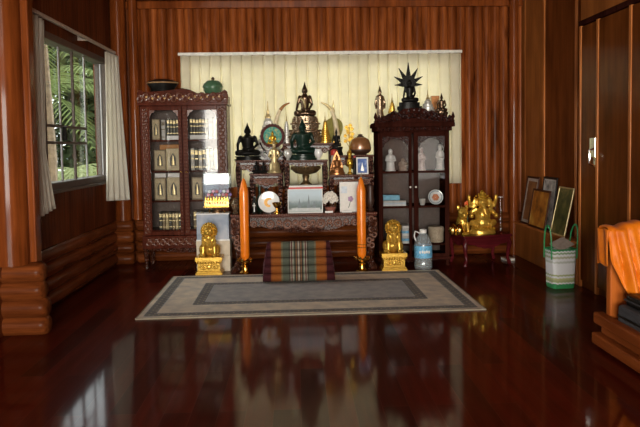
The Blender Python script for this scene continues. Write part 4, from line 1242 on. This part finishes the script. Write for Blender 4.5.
for xx in (x0-.03, x1+.03):
    MB().lathe([(.014, zb_), (.018, zb_+.02), (.008, zb_+.035), (.02, zb_+.06), (.012, zb_+.085), (.003, zb_+.11)], (xx, -.02, 0), 12).build('finial', M_cabin, t)
za = rz_(259)
MB().bx(x0-.008, x1+.008, -.01, yb, za-.01, za+.02).build('plinth', M_cabin, t, smooth=0, bev=.004)
for xx in (x0+.025, x1-.025):
    for yy in (.02, yb-.03):
        MB().tube([(xx, yy, za), (xx, yy, za*.4), (xx, yy, 0)], [.026, .018, .024], 10).build('leg', M_cabin, t)
MB().prism(scallop(x1-x0, za, .03), -.006, .006).build('apron', M_carve_dark, t, smooth=0)
# things inside the right cabinet
def fig(label, u, v0, vb, z, mat, y, wpx):
    px2 = (Y+y)/640; hh = (vb-v0)*px2; w = wpx*px2/2
    t2 = thing('figurine', label, 'figurine', (AX(u, vb, Y+y), Y+y, z))
    b = MB().tube([(0, 0, 0), (0, 0, hh*.3), (0, 0, hh*.55), (0, 0, hh*.70), (0, 0, hh*.77)], [w, w*.85, w*.8, w*.75, w*.28], 12)
    b.sph((0, -.003, hh*.86), (w*.5, w*.52, hh*.13), 10)
    for q in (-1, 1): b.tube([(q*w*.7, 0, hh*.66), (q*w*.95, -w*.4, hh*.48), (0, -w*.9, hh*.45)], w*.24, 8)
    b.fuse('body', mat, t2, hh/45)
    MB().lathe([(w*1.1, -.001), (w*1.1, hh*.06), (w*.9, hh*.08)], n=14).build('base', mat, t2)
    return t2
M_pale = plain('pale_ceramic', (.62, .58, .54), .35)
fig('tall white figurine on the top left shelf of the dark cabinet', 390.5, 148, 171, shz[0], M_porc, .13, 10)
fig('pale pink figurine on the top right shelf of the dark cabinet', 421.5, 147, 171, shz[0], plain('pale_pink_ceramic', (.55, .42, .38), .35), .13, 8)
fig('grey figurine at right on the top right shelf of the dark cabinet', 440, 144, 171, shz[0], M_pale, .16, 9)
fig('small clay figurine at right on the top left shelf', 403, 158, 171, shz[0], plain('clay', (.35, .26, .2), .6), .18, 9)
t2 = thing('blue_box', 'bright blue box on the papers in the dark cabinet', 'box', (AX(391, 200, Y+.1), Y+.12, shz[1]+6*px))
MB().bx(-8.5*px, 8.5*px, -.05, .05, 0, 4.0*px).build('box_body', M_blue, t2, smooth=0, bev=.003)
MB().bx(-8.6*px, 8.6*px, -.051, .051, 4.0*px, 5.4*px).build('lid', M_blue, t2, smooth=0, bev=.003)
for k in range(3):
    tag(MB().bx(-12*px, 11*px, -.07, .07, 0, 1.85*px).build('paper_pad', [M_white, plain('pale_blue_paper', (.55, .66, .74), .6), M_coverw][k], loc=(AX(394.5, 205, Y+.1), Y+.12, shz[1]+k*1.95*px), smooth=0, bev=.002),
        ['lowest white paper pad under the bright blue box', 'pale blue paper pad in the middle under the blue box', 'grey paper pad just beneath the bright blue box'][k], 'paper', 'paper pads in the dark cabinet')
t2 = thing('plate', 'round white and blue plate with orange flower in the dark cabinet', 'plate', (AX(436, 206, Y+.14), Y+.14, shz[1])); t2.rotation_euler = (R(-12), 0, 0)
r = 7.8*px
MB().lathe([(r*.62, .0), (r*.66, .004), (r, .014), (r, .018), (r*.6, .010)], n=32, M=RX, c=(0, .012, r+.003)).build('dish', M_porc, t2)
MB().torus((0, -.002, r+.003), r*.82, r*.05, 'Y', 28, 6).build('blue_ring', plain('blue_glaze', (.16, .3, .42), .3), t2)
b = MB()
for k in range(6): a = k*PI/3; b.sph((math.cos(a)*r*.26, .002, r+math.sin(a)*r*.26), (r*.22, .005, r*.22), 8)
b.build('orange_flower', plain('orange_glaze', (.70, .24, .10), .3), t2)
t2 = thing('cup', 'small grey cup beside the plate in the dark cabinet', 'cup', (AX(422.5, 206, Y+.14), Y+.14, shz[1]))
MB().lathe([(.022, 0), (.03, .03), (.034, .065), (.030, .065), (.02, .02)], n=16).build('bowl', M_pale, t2)
for k in range(7):
    tag(MB().bx(-4.2*px, 4.2*px, -.06, .06, 0, 2.5*px).build('paper_pad', [M_white, M_label, M_coverw][k % 3], loc=(AX(405.5, 240, Y+.12), Y+.13, shz[2]+k*2.6*px), smooth=0, bev=.002),
        ORD[k]+' pad from the bottom in the white and blue pile, lower shelf', 'paper', 'white and blue pads on the lower shelf')
t2 = thing('straw_basket', 'round straw lidded basket on the lower right shelf of the dark cabinet', 'basket', (AX(436, 243, Y+.16), Y+.16, shz[2]))
r = 8*px
MB().lathe([(r*.9, 0), (r, .02), (r, 11*px), (r*.9, 11*px)], n=26).build('body', M_straw, t2)
b = MB().lathe([(r*1.05, 10.8*px), (r*1.06, 14*px), (r*.95, 16*px), (r*.2, 17*px)], n=26); b.build('lid', M_straw, t2)
# things standing on the right cabinet
ztop = zb_+.012
Y2 = Y+.13; px2 = Y2/640
def onto(u): return AX(u, 110, Y2)
# plinth block for the naga statue stands behind the pediment
t = thing('many_headed_statue', 'black seated statue with a fan of pointed spikes on the dark cabinet', 'statue', (onto(409.5), Y2, ztop))
zs = AZ(409, 82, Y2)-ztop; hb0 = AZ(409, 110, Y2)-ztop
hh = AZ(409, 76, Y2)-ztop-hb0
hb0 = AZ(409, 102.5, Y2)-ztop
b = MB()
for z0, z1, w in ((0, .45, 28), (.45, .62, 23), (.62, .80, 25), (.80, 1.0, 21)):
    b.lathe([(w*px2/2, hb0*z0), (w*px2/2, hb0*z1)], n=24, sy=.55)
b.build('base', M_black, t)
hh = AZ(409, 78, Y2)-ztop-hb0
o = seated(hh, ushnisha=False).fuse('body', M_black, t, hh/55, (0, -.02, hb0-.004)); o.scale = (1.0, .8, 1.12)
zc = AZ(409, 84, Y2)-ztop
b = MB()
for k, L in enumerate((14, 16.5, 19, 22, 19, 16.5, 14)):
    a = R(-2+30.7*k); L = L*px2
    ca, sa = math.cos(a), math.sin(a)
    P = [(-.02, .03), (.034, L*.45), (.022, L*.66), (.005, L*.92), (0, L), (-.005, L*.92), (-.022, L*.66), (-.034, L*.45), (.02, .03)]
    P = [(-.014, .02), (-.025, L*.40), (-.014, L*.66), (-.002, L), (.002, L), (.014, L*.66), (.025, L*.40), (.014, .02)]
    b.prism([(z_*ca-x_*sa, zc+z_*sa+x_*ca) for x_, z_ in P], .040+.003*(k % 2), .058+.003*(k % 2))
    b.sph((L*.5*ca, .038, zc+L*.5*sa), (.014, .010, .014), 6)
b.lathe([(.055, .02), (.055, .06)], n=20, M=Matrix.Rotation(-PI/2, 3, 'X'), c=(0, 0, zc))
b.build('spike_fan', M_black, t, bev=.002, smooth=30)
# standing bronze figure at left
zt_ = AZ(379.5, 85, Y2)-ztop
t = thing('standing_statue', 'bronze standing statue at the left end of the dark cabinet top', 'statue', (onto(380), Y2, ztop))
hh = zt_
b = MB().tube([(0, 0, hh*.12), (0, 0, hh*.35), (0, 0, hh*.55), (0, 0, hh*.7), (0, 0, hh*.76)], [.046, .034, .032, .042, .014], 12)
b.sph((0, 0, hh*.81), .022, 10).lathe([(.018, hh*.84), (.010, hh*.91), (.002, hh)], n=8)
for q in (-1, 1): b.tube([(q*.03, 0, hh*.70), (q*.052, -.005, hh*.5), (q*.044, -.02, hh*.36)], [.013, .011, .009], 8)
b.fuse('body', M_bronze, t, .006)
MB().lathe([(.052, 0), (.054, .02), (.04, .035), (.046, hh*.12), (.035, hh*.13)], n=14).build('base', M_bronze, t)
P = [(-.045, hh*.3), (-.052, hh*.6), (-.035, hh*.8), (0, hh*.95), (.035, hh*.8), (.052, hh*.6), (.045, hh*.3)]
spire('small gold cone stupa left of the spiked black statue', 392.5, 93, Y2, ztop, 13, M_gold, 7, taper=1.0)
spire('silver tiered stupa model right of the spiked black statue', 428, 90, Y2+.0, ztop, 20, M_silver, 7, taper=1.6)
t = thing('small_box', 'small brown box behind the far right statuette on the dark cabinet', 'box', (onto(438.5), Y2+.17, ztop))
hh = AZ(438, 96, Y2+.17)-ztop
MB().bx(-.04, .04, -.03, .03, 0, hh*.9).build('box_body', M_copper, t, smooth=0, bev=.003)
MB().bx(-.043, .043, -.033, .033, hh*.88, hh).build('lid', M_copper, t, smooth=0, bev=.003)
buddha('small dark seated statue at the right end of the dark cabinet top', 441.5, 92, 114, Y2, ztop, 12, M_bronze_body, .34, 14)

# ------------------------------------------------------------------ water bottle
Y = 6.38; px = Y/640
t = thing('water_bottle', 'large clear water bottle with blue label right of the gold lion', 'bottle', (AX(423.3, 269, Y), Y, 0)); r = 9*px
def vz(v): return AZ(423, v, Y)
MB().lathe([(r*.9, 0), (r, .02), (r, vz(262)), (r*.93, vz(260)), (r, vz(258)), (r, vz(244)), (r*.92, vz(242)), (r*.78, vz(238)), (r*.40, vz(233.5)), (r*.33, vz(232))], n=28).build('body', M_pet, t)
MB().lathe([(r*1.01, vz(257)), (r*1.012, vz(256.8)), (r*1.012, vz(245.2)), (r*1.01, vz(245))], n=28, cap=False).build('label_band', M_label, t)
b = MB()
for k in range(5): b.sph(((-.5+.24*k)*r, -math.sqrt(1-(-.5+.24*k)**2)*r*1.015, vz(251)+.004*(k % 2)), (.012, .003, .015), 6)
b.build('label_print', M_white, t)
MB().lathe([(r*.38, vz(233)), (r*.40, vz(229.5)), (r*.2, vz(229))], n=16).build('cap', M_white, t)
MB().tube([(-r*.4, 0, vz(233)), (-r*.9, 0, vz(231)), (-r*1.0, 0, vz(236)), (-r*.8, 0, vz(241))], .007, 8).build('handle', M_white, t)

# ------------------------------------------------------------------ small crimson table at right and its gold things
TR = R(14)
zT = AZ(478, 236, 6.45)
tx, ty = 1.92, 6.66
t = thing('side_table', 'small crimson carved table in the right corner under the gold statue', 'table', (tx, ty, 0), TR)
w, d, h = .56, .36, zT
MB().bx(-w/2, w/2, -d/2, d/2, h-.025, h).bx(-w/2+.015, w/2-.015, -d/2+.015, d/2-.015, h-.05, h-.025).build('tabletop', M_tbl, t, smooth=0, bev=.006)
b = MB().prism(scallop(w-.04, h-.05, .085), -d/2+.02, -d/2+.035).prism(scallop(w-.04, h-.05, .06), d/2-.035, d/2-.02)
for s in (-1, 1): b.prism(scallop(d-.06, h-.05, .06), s*(w/2-.027)-.007, s*(w/2-.027)+.007, 'X')
b.build('apron', M_tbl, t, smooth=0)
for sx in (-1, 1):
    for sy in (-1, 1):
        X, Yq = sx*(w/2-.035), sy*(d/2-.035)
        MB().tube([(X, Yq, h-.05), (X+sx*.014, Yq+sy*.01, h*.72), (X+sx*.004, Yq, h*.45), (X-sx*.006, Yq, h*.2), (X+sx*.008, Yq+sy*.006, .03), (X+sx*.014, Yq+sy*.008, 0)], [.026, .027, .019, .016, .021, .018], 10).build('leg', M_tbl, t)
def on_t(u, off=0):  # place on the table's top along its middle
    Yq = ty+off; return AX(u, 232, Yq), Yq
Yg = 6.66; px = Yg/640
x_, _ = on_t(480.5)
t = thing('crowned_statue', 'ornate gold crowned seated statue on the crimson table', 'statue', (x_+.02, Yg, zT), 0)
hh = AZ(480, 190, Yg)-zT
W = 27*px
MB().lathe([(.5, 0), (.5, .03), (.44, .045), (.46, .07)], n=24, sx=W, sy=W*.6).build('base', M_gold, t)
b = MB(); s = hh
b.sph((0, 0, .24*s), (.24*s, .17*s, .16*s), 14)
for q in (-1, 1):
    b.tube([(q*.08*s, 0, .22*s), (q*.26*s, -.08*s, .24*s), (q*.14*s, -.16*s, .18*s)], [.10*s, .09*s, .06*s], 10)
    b.tube([(q*.14*s, .0, .58*s), (q*.29*s, .0, .46*s), (q*.30*s, -.12*s, .40*s)], [.07*s, .055*s, .045*s], 10)
    b.tube([(q*.14*s, .03*s, .60*s), (q*.30*s, .03*s, .64*s), (q*.33*s, -.02*s, .80*s)], [.06*s, .05*s, .045*s], 10)
    b.sph((q*.33*s, -.02*s, .84*s), (.05*s, .04*s, .06*s), 8)
    b.sph((q*.17*s, 0, .71*s), (.085*s, .03*s, .11*s), 10)
    b.sph((q*.30*s, -.12*s, .42*s), .06*s, 8)
b.sph((0, -.02*s, .42*s), (.20*s, .17*s, .19*s), 14)
b.sph((0, -.03*s, .70*s), (.125*s, .12*s, .13*s), 12)
b.tube([(0, -.13*s, .68*s), (0, -.19*s, .56*s), (.03*s, -.20*s, .45*s), (.09*s, -.19*s, .40*s)], [.055*s, .048*s, .04*s, .03*s], 8)
b.fuse('body', M_gold, t, s/70).scale = (.95, .95, 1)
b = MB().lathe([(.125*s, .78*s), (.13*s, .81*s), (.09*s, .84*s), (.095*s, .87*s), (.06*s, .91*s), (.055*s, .95*s), (.004*s, 1.0*s)], n=16)
for k in range(9): a = PI*k/8; b.sph((math.cos(a)*.19*s, .03*s, .74*s+math.sin(a)*.17*s), .028*s, 6)
b.build('crown', M_gold_bright, t)
b = MB()
for k in range(11): b.sph((-.15*s+.03*s*k, -.19*s, .50*s-.10*s*math.sin(PI*k/10)), .018*s, 6)
for k in range(8): b.sph((-.21*s+.06*s*k, -.20*s, .13*s), .028*s, 6)
b.build('necklace', M_gold_bright, t)
x_, y_ = AX(462.5, 232, 6.62), 6.62
t = thing('gold_animal_statuette', 'gold squat animal statuette left of the crowned gold statue', 'statuette', (x_, y_, zT))
hh = AZ(462, 204, y_)-zT
b = MB().sph((0, .03, hh*.35), (.06, .07, hh*.33), 12).sph((0, -.02, hh*.70), (.055, .05, hh*.22), 12).sph((0, -.07, hh*.65), (.028, .03, hh*.10), 8)
for q in (-1, 1): b.sph((q*.045, 0, hh*.88), (.02, .012, hh*.10), 8).tube([(q*.04, -.03, hh*.4), (q*.045, -.06, hh*.08)], [.022, .018], 8)
b.fuse('body', M_gold, t, .006)
MB().lathe([(.075, 0), (.078, .015), (.065, .025)], n=16).build('base', M_gold, t)
t = thing('orange_flower', 'small orange-red artificial flower beside the crowned gold statue', 'flower', (AX(467.5, 232, 6.69), 6.70, zT))
hf = AZ(467, 204, 6.69)-zT
MB().tube([(0, 0, 0), (.004, 0, hf*.5), (0, -.01, hf)], .004, 6).build('stem', M_green, t)
b = MB()
for k in range(7): a = k*2*PI/7; b.sph((.022*math.cos(a), -.016, hf+.022*math.sin(a)), (.016, .010, .016), 6)
b.sph((0, -.022, hf), .012, 6); b.build('petals', M_orangered, t)
for i, (u, y_) in enumerate(((453.2, 6.52), (460, 6.50))):
    t = thing('gold_peach', ('left' if i == 0 else 'right')+' one of two shiny gold peaches at the table front', 'ornament', (AX(u, 234, y_), y_+.02, zT), group='gold peaches on the crimson table')
    MB().lathe([(.012, 0), (.036, .012), (.046, .05), (.040, .085), (.022, .11), (.003, .125)], n=18).build('fruit', M_brass, t)
    MB().sph((.03, -.02, .02), (.03, .012, .018), 8, (0, .4, .3)).build('leaf', M_gold_bright, t)
t = thing('clear_cylinder', 'clear glass cylinder at the right end of the crimson table', 'vase', (AX(500.5, 232, 6.72), 6.72, zT)); hf = AZ(500, 197, 6.72)-zT
b = MB(); r = .026
b.lathe([(r, 0), (r, hf), (r*.88, hf), (r*.88, .012), (.001, .012)], n=20, cap=False); b.build('tube', M_acryl, t)
MB().torus((0, 0, hf), r*.95, .003, 'Z', 20, 6).build('rim', M_porc, t)
t = thing('floor_book', 'thin white booklet lying on the floor by the back right corner', 'book', (2.26, 6.78, 0), R(8))
MB().bx(-.05, .05, -.06, .06, .004, .022).build('pages', M_white, t, smooth=0)
MB().bx(-.052, .052, -.062, .062, 0, .004).bx(-.052, .052, -.062, .062, .022, .026).build('cover', M_cream, t, smooth=0)

# ------------------------------------------------------------------ framed pictures leaning on the ledge of the right wall
def leaner(label, y0, y1, h, pic, frame, bw, xb, xt, mat_w=0):
    # frame standing on the ledge top, foot at xb, head leaning back to xt
    zl = .385; w = y1-y0
    ang = math.asin(min(.95, (xt-xb)/h))
    t = thing('framed_picture', label, 'picture', (xb, (y0+y1)/2, zl))
    t.rotation_euler = Euler((0, ang, 0)).to_matrix().to_euler()
    d = .012
    b = MB()
    b.bx(0, d, -w/2, w/2, 0, bw).bx(0, d, -w/2, w/2, h-bw, h).bx(0, d, -w/2, -w/2+bw, bw, h-bw).bx(0, d, w/2-bw, w/2, bw, h-bw)
    b.build('frame', frame, t, smooth=0, bev=.003)
    MB().bx(d*.4, d*.8, -w/2+bw*.5, w/2-bw*.5, bw*.5, h-bw*.5).build('picture', pic, t, smooth=0)
    if mat_w:
        b = MB(); q = bw*.9
        for a in ((-w/2+q, w/2-q, q, q+mat_w), (-w/2+q, w/2-q, h-q-mat_w, h-q)): b.bx(d*.3, d*.39, a[0], a[1], a[2], a[3])
        for a in ((-w/2+q, -w/2+q+mat_w), (w/2-q-mat_w, w/2-q)): b.bx(d*.3, d*.39, a[0], a[1], q, h-q)
        b.build('inner_mount', M_silver, t, smooth=0)
    return t
M_fr_dark = wood('dark_frame', (.05, .018, .010), (.10, .03, .014), 'Z', .3, .4)
leaner('dark framed picture with silver mount at the far end of the ledge', 6.58, 6.93, .52, picture_mat('brown_photo', [(.18, .07, .02), (.32, .14, .05), (.42, .22, .09)], 6), M_fr_dark, .022, 2.446, 2.530, .032)
leaner('black and white photograph in a dark frame behind the orange picture', 6.15, 6.50, .53, picture_mat('grey_group_photo', [(.06, .06, .06), (.35, .33, .3), (.65, .62, .58)], 12), M_black, .022, 2.482, 2.540, .018)
leaner('orange toned picture in a dark brown frame in the middle of the ledge', 6.20, 6.66, .40, picture_mat('orange_photo', [(.12, .035, .008), (.45, .16, .02), (.62, .36, .07)], 7), M_fr_dark, .022, 2.428, 2.492)
leaner('dark green picture in a gold frame nearest the woven basket', 5.75, 6.08, .46, picture_mat('green_photo', [(.02, .03, .01), (.10, .10, .03), (.28, .22, .08)], 8), M_gilt, .014, 2.436, 2.530)

# ------------------------------------------------------------------ woven basket bag
t = thing('woven_basket_bag', 'white and green woven plastic basket bag by the wardrobe', 'basket', (2.275, 5.44, 0), R(8))
def weave():
    m, nt, b = newmat('woven_plastic')
    setp(b, None, .4, 0, .1)
    o = sepxyz(nt, coords(nt))
    tz = math_(nt, 'DIVIDE', o[2], .34)
    s_ = math_(nt, 'ADD', o[0], o[1])
    zig = math_(nt, 'MULTIPLY', math_(nt, 'PINGPONG', s_, .016), 1.6)
    t2 = math_(nt, 'ADD', tz, zig)
    W_, G_, L_ = (.88, .90, .92), (.05, .34, .12), (.45, .52, .25)
    c = ramp(nt, t2, [(0, G_), (.13, W_), (.17, L_), (.23, (.6, .62, .3)), (.28, W_), (.33, L_), (.37, W_), (.66, (.62, .66, .6)), (.71, W_), (.78, (.55, .56, .4)), (.83, W_), (.89, (.3, .45, .25)), (.93, W_), (.97, G_)], 'CONSTANT')
    br = nt.nodes.new('ShaderNodeTexChecker'); br.inputs['Scale'].default_value = 75
    nt.links.new(coords(nt), br.inputs['Vector'])
    nt.links.new(mixc(nt, .10, c, br.outputs['Color'], 'MULTIPLY'), b.inputs['Base Color'])
    bump(nt, b, br.outputs['Fac'], .4, .004)
    return m
b = MB(); hB = .335
def ringp(sx, sy, z, n=32):
    out = []
    for i in range(n):
        a = 2*PI*i/n; c, s = math.cos(a), math.sin(a)
        out.append(((abs(c)**.35)*math.copysign(sx, c), (abs(s)**.35)*math.copysign(sy, s), z))
    return out
lv = [(.098, .072, 0), (.103, .078, .02), (.107, .082, hB*.5), (.111, .086, hB*.97), (.113, .088, hB), (.106, .081, hB), (.096, .072, .03)]
rg = [[b.bm.verts.new(p) for p in ringp(*l)] for l in lv]
for A, B in zip(rg, rg[1:]):
    for i in range(32): b.bm.faces.new((A[i], A[(i+1) % 32], B[(i+1) % 32], B[i]))
b.bm.faces.new(list(reversed(rg[0]))); b.bm.faces.new(rg[-1])
b.build('body', weave(), t)
M_pg = M_plastic_green
b = MB()
rp = ringp(.113, .088, hB+.002, 40); b.tube(rp+[rp[0]], .006, 6); b.build('green_rim', M_pg, t)
for sy in (-1, 1):
    pts = []
    for k in range(17):
        a = PI*k/16; pts.append((sy*(.118+.012*math.sin(a)), math.cos(a)*.062-.02*math.sin(a), hB-.08+.29*(math.sin(a)**.6)))
    MB().tube(pts, .0065, 8).build('handle', M_pg, t)
cd = tag(MB().box((0, 0, 0), (.15, .14, .014)).build('folded_paper', plain('brown_grey_paper', (.40, .33, .28), .7), loc=(2.285, 5.435, .375), smooth=0, bev=.002), 'brown grey folded paper sticking out of the basket bag', 'paper')
cd.rotation_euler = (R(20), R(-20), R(16))

# ------------------------------------------------------------------ bench at right with the orange robe
by1, by0 = 3.84, 2.2; bx0 = 1.80
t = thing('bench', 'low stepped wooden bench at the right edge of the room', 'bench', (2.13, by0, 0))
def B(x0, x1, y0, y1, z0, z1, nm, m=M_bench, bev=.012):
    MB().bx(x0-2.13, x1-2.13, y0-by0, y1-by0, z0, z1).build(nm, m, t, smooth=0, bev=bev)
B(bx0, bx0+.06, by0, by1, .015, .085, 'step_rail')
B(bx0+.03, 2.44, by0, by1-.03, 0, .07, 'plinth', M_cabin)
B(bx0+.02, bx0+.085, by0, by1+.02, .135, .205, 'seat_rail')
B(bx0+.06, 2.44, by0, by1, .07, .175, 'seat_box', M_bench)
B(bx0+.075, bx0+.165, by1-.09, by1-.035, .175, .70, 'end_post', M_bench_z, .008)
B(bx0+.165, 2.44, by1-.08, by1-.045, .175, .69, 'end_panel', M_bench_z, .006)
B(bx0+.07, 2.44, by1-.10, by1-.025, .685, .72, 'end_rail', M_bench_z, .008)
tt = thing('cushion', 'flat charcoal cushion on the bench under the orange robe', 'cushion', (2.145, 3.0, .175))
MB().bx(-.275, .28, -.75, .66, 0, .125).build('pad', M_blackcloth, tt, bev=.02, smooth=0)
MB().tube([(-.275, -.73, .062), (-.275, .64, .062)], .008, 6).build('piping', M_black, tt)
tt = thing('black_bag', 'black case lying on the charcoal cushion', 'bag', (2.095, 3.535, .302))
MB().bx(-.20, .2, -.085, .085, 0, .07).build('case_body', M_black, tt, bev=.02, smooth=0)
MB().bx(-.203, .2, -.087, .087, .03, .038).build('zip', M_blackcloth, tt, smooth=0)
# robe: draped over the end rail, long fall towards the viewer, short fall behind
xs0, xs1 = bx0+.045, 2.43
def robe(a, s):
    # s runs along the cloth: 0 = back hem, .3 = over the rail, 1 = front hem
    x = xs0+(xs1-xs0)*a
    wob = .019*math.sin(a*19+s*3+1.2*math.sin(s*5))+.012*math.sin(a*41+1.3-s*5)
    top = .735+.010*math.sin(a*9)+.03*math.exp(-((a-.42)/.22)**2)
    front = .07+.40*min(1, max(0, a/.21))**.75+.02*math.sin(a*14)
    if s < .25:
        k = (.25-s)/.25; return Vector((x, by1-.01+.012*k+abs(wob), top-.01-.22*k))
    if s < .40:
        k = (s-.25)/.15; an = PI*k
        return Vector((x, by1-.062+math.cos(an)*.055, top-.01+math.sin(an)*.016+wob*.4))
    k = (s-.40)/.60
    q = min(1, a/.25)
    return Vector((x-.02*k*(1-q)+.03*k*math.sin(a*7), by1-.125-.05*k*q-abs(wob)*1.6*(.4+k), top-.012-front*k))
rb_ = MB().grid(robe, 70, 46).build('orange_robe', M_robe, solid=.005, smooth=80)
tag(rb_, 'bright orange satin robe draped over the end of the bench', 'robe')
# side fall over the outer end of the rail
def fall(a, s):
    y = by1-.140+.125*a
    return Vector((xs0-.008-.008*math.sin(a*8+s*2), y, .732+.004*math.sin(a*6)-.21*s-.02*math.sin(a*5)*s))
MB().grid(fall, 14, 14).build('side_fall', M_robe, rb_, solid=.005, smooth=80)

# ------------------------------------------------------------------ garden outside the left window
struct(MB().bx(-14, -2.15, 4.55, 22, -.45, -.35).build('ground', plain('garden_ground', (.10, .13, .05), .9), smooth=0))
M_leaf = [cloth_mat('leaf_'+n, c, .35, .35) for n, c in (('mid_green', (.15, .19, .06)), ('pale_green', (.36, .40, .18)), ('dark_green', (.05, .075, .025)))]
M_trunk = plain('tan_trunk', (.20, .14, .08), .9, vs=12, var=.35)
def palm(label, x, y, h, n, L, m, rs):
    rnd = random.Random(rs)
    t = thing('palm', label, 'palm', (x, y, -.35))
    MB().tube([(0, 0, 0), (.05, .03, h*.5), (0, 0, h)], [.13, .10, .09], 10).build('trunk', M_trunk, t)
    for i in range(n):
        a = 2*PI*i/n+rnd.uniform(-.2, .2); el = rnd.uniform(.2, 1.1); l = L*rnd.uniform(.8, 1.1)
        d = Vector((math.cos(a), math.sin(a), 0)); sd = Vector((-math.sin(a), math.cos(a), 0))
        b = MB(); P = []
        for k in range(13):
            f = k/12
            P.append(d*(l*f*math.cos(el*(1-f*.5)))+Vector((0, 0, h+l*(math.sin(el)*f-.75*f*f))))
        b.tube(P, [.018*(1-.8*k/12) for k in range(13)], 5)
        for k in range(2, 13):
            for j in range(2):
                p = P[k] if j == 0 else (P[k]+P[k-1])/2
                tdir = (P[k]-P[k-1]).normalized(); ll = l*.28*math.sin(PI*min(.95, .15+.8*k/12))
                for s in (-1, 1):
                    e = p+sd*s*ll*.8+tdir*ll*.55-Vector((0, 0, ll*.35)); wv = tdir*.016
                    q = [b.bm.verts.new(v) for v in (p-wv, p+wv, (p+e)/2+wv*1.2+Vector((0, 0, .02)), e, (p+e)/2-wv*1.2+Vector((0, 0, .02)))]
                    b.bm.faces.new(q)
        b.build('frond', m, t, smooth=0)
palm('tan-trunked palm close outside the left window', -3.15, 8.1, 3.0, 13, 2.0, M_leaf[0], 1)
palm('low pale palm outside the middle of the left window', -3.9, 9.6, .9, 14, 2.2, M_leaf[1], 2)
palm('tall palm farther out beyond the left window', -5.0, 12.6, 2.6, 14, 2.4, M_leaf[0], 3)
palm('low palm by the far pane of the left window', -2.9, 10.2, .7, 12, 1.7, M_leaf[1], 4)
def bush(label, x, y, rx, h, m, n, rs):
    rnd = random.Random(rs)
    t = thing('garden_shrub', label, 'shrub', (x, y, -.35))
    b = MB()
    for i in range(n):
        u = rnd.uniform(-1, 1); a = rnd.uniform(0, 2*PI); r = rnd.uniform(.6, 1)**.5; s = math.sqrt(1-u*u)
        p = Vector((math.cos(a)*s*rx*r, math.sin(a)*s*rx*r, h*.52+u*h*.5*r))
        d = Vector((rnd.uniform(-1, 1), rnd.uniform(-1, 1), rnd.uniform(-.8, .5))).normalized(); w = d.orthogonal().normalized()*.08; l = rnd.uniform(.2, .42)
        b.bm.faces.new([b.bm.verts.new(q) for q in (p-d*.0, p+d*l*.5+w, p+d*l, p+d*l*.5-w)])
    b.build('foliage', m, t, smooth=0)
    MB().tube([(0, 0, 0), (.1, 0, h*.4), (0, .1, h*.7)], [.07, .05, .02], 7).build('stem', M_trunk, t)
for i, (x, y, rx, h, mi, l) in enumerate(((-5.2, 15, 1.9, 4.4, 2, 'dark leafy shrub farthest along the garden view'), (-7.6, 13.5, 2.0, 4.6, 0, 'mid green leafy shrub in the near pane of the garden view'),
                                  (-4.3, 18.5, 2.2, 5.2, 1, 'pale leafy tree crown behind the palms outside'), (-9.5, 16, 2.4, 5.5, 2, 'dark leafy tree at the left of the garden view'))):
    bush(l, x, y, rx, h, M_leaf[mi], 5000, 20+i)

# ------------------------------------------------------------------ light
w = bpy.data.worlds.new('daylight'); sc.world = w; w.use_nodes = True
bg = w.node_tree.nodes['Background']
bg.inputs['Color'].default_value = (.92, .95, 1.0, 1); bg.inputs['Strength'].default_value = 3.2
def area(name, loc, rot, sx, sy, e, col):
    l = bpy.data.lights.new(name, 'AREA'); l.shape = 'RECTANGLE'; l.size = sx; l.size_y = sy; l.energy = e; l.color = col
    o = bpy.data.objects.new(name, l); C.objects.link(o); o.location = loc; o.rotation_euler = rot
    return o
# added unseen front light, filling the rear wall opening behind the camera
area('added_front_light', (-.35, -5.0, 1.35), (R(90), 0, 0), 4.5, 2.2, 540, (1, .93, .80))
sun = bpy.data.lights.new('sun', 'SUN'); sun.energy = 1.2; sun.angle = R(2); sun.color = (1, .95, .85)
so = bpy.data.objects.new('sun', sun); C.objects.link(so)
so.rotation_euler = Vector((.12, 1, -1.3)).to_track_quat('-Z', 'Y').to_euler()

sc.view_settings.view_transform = 'Standard'; sc.view_settings.look = 'None'
sc.view_settings.gamma = 1; sc.view_settings.use_curve_mapping = False
sc.view_settings.exposure = 0.55
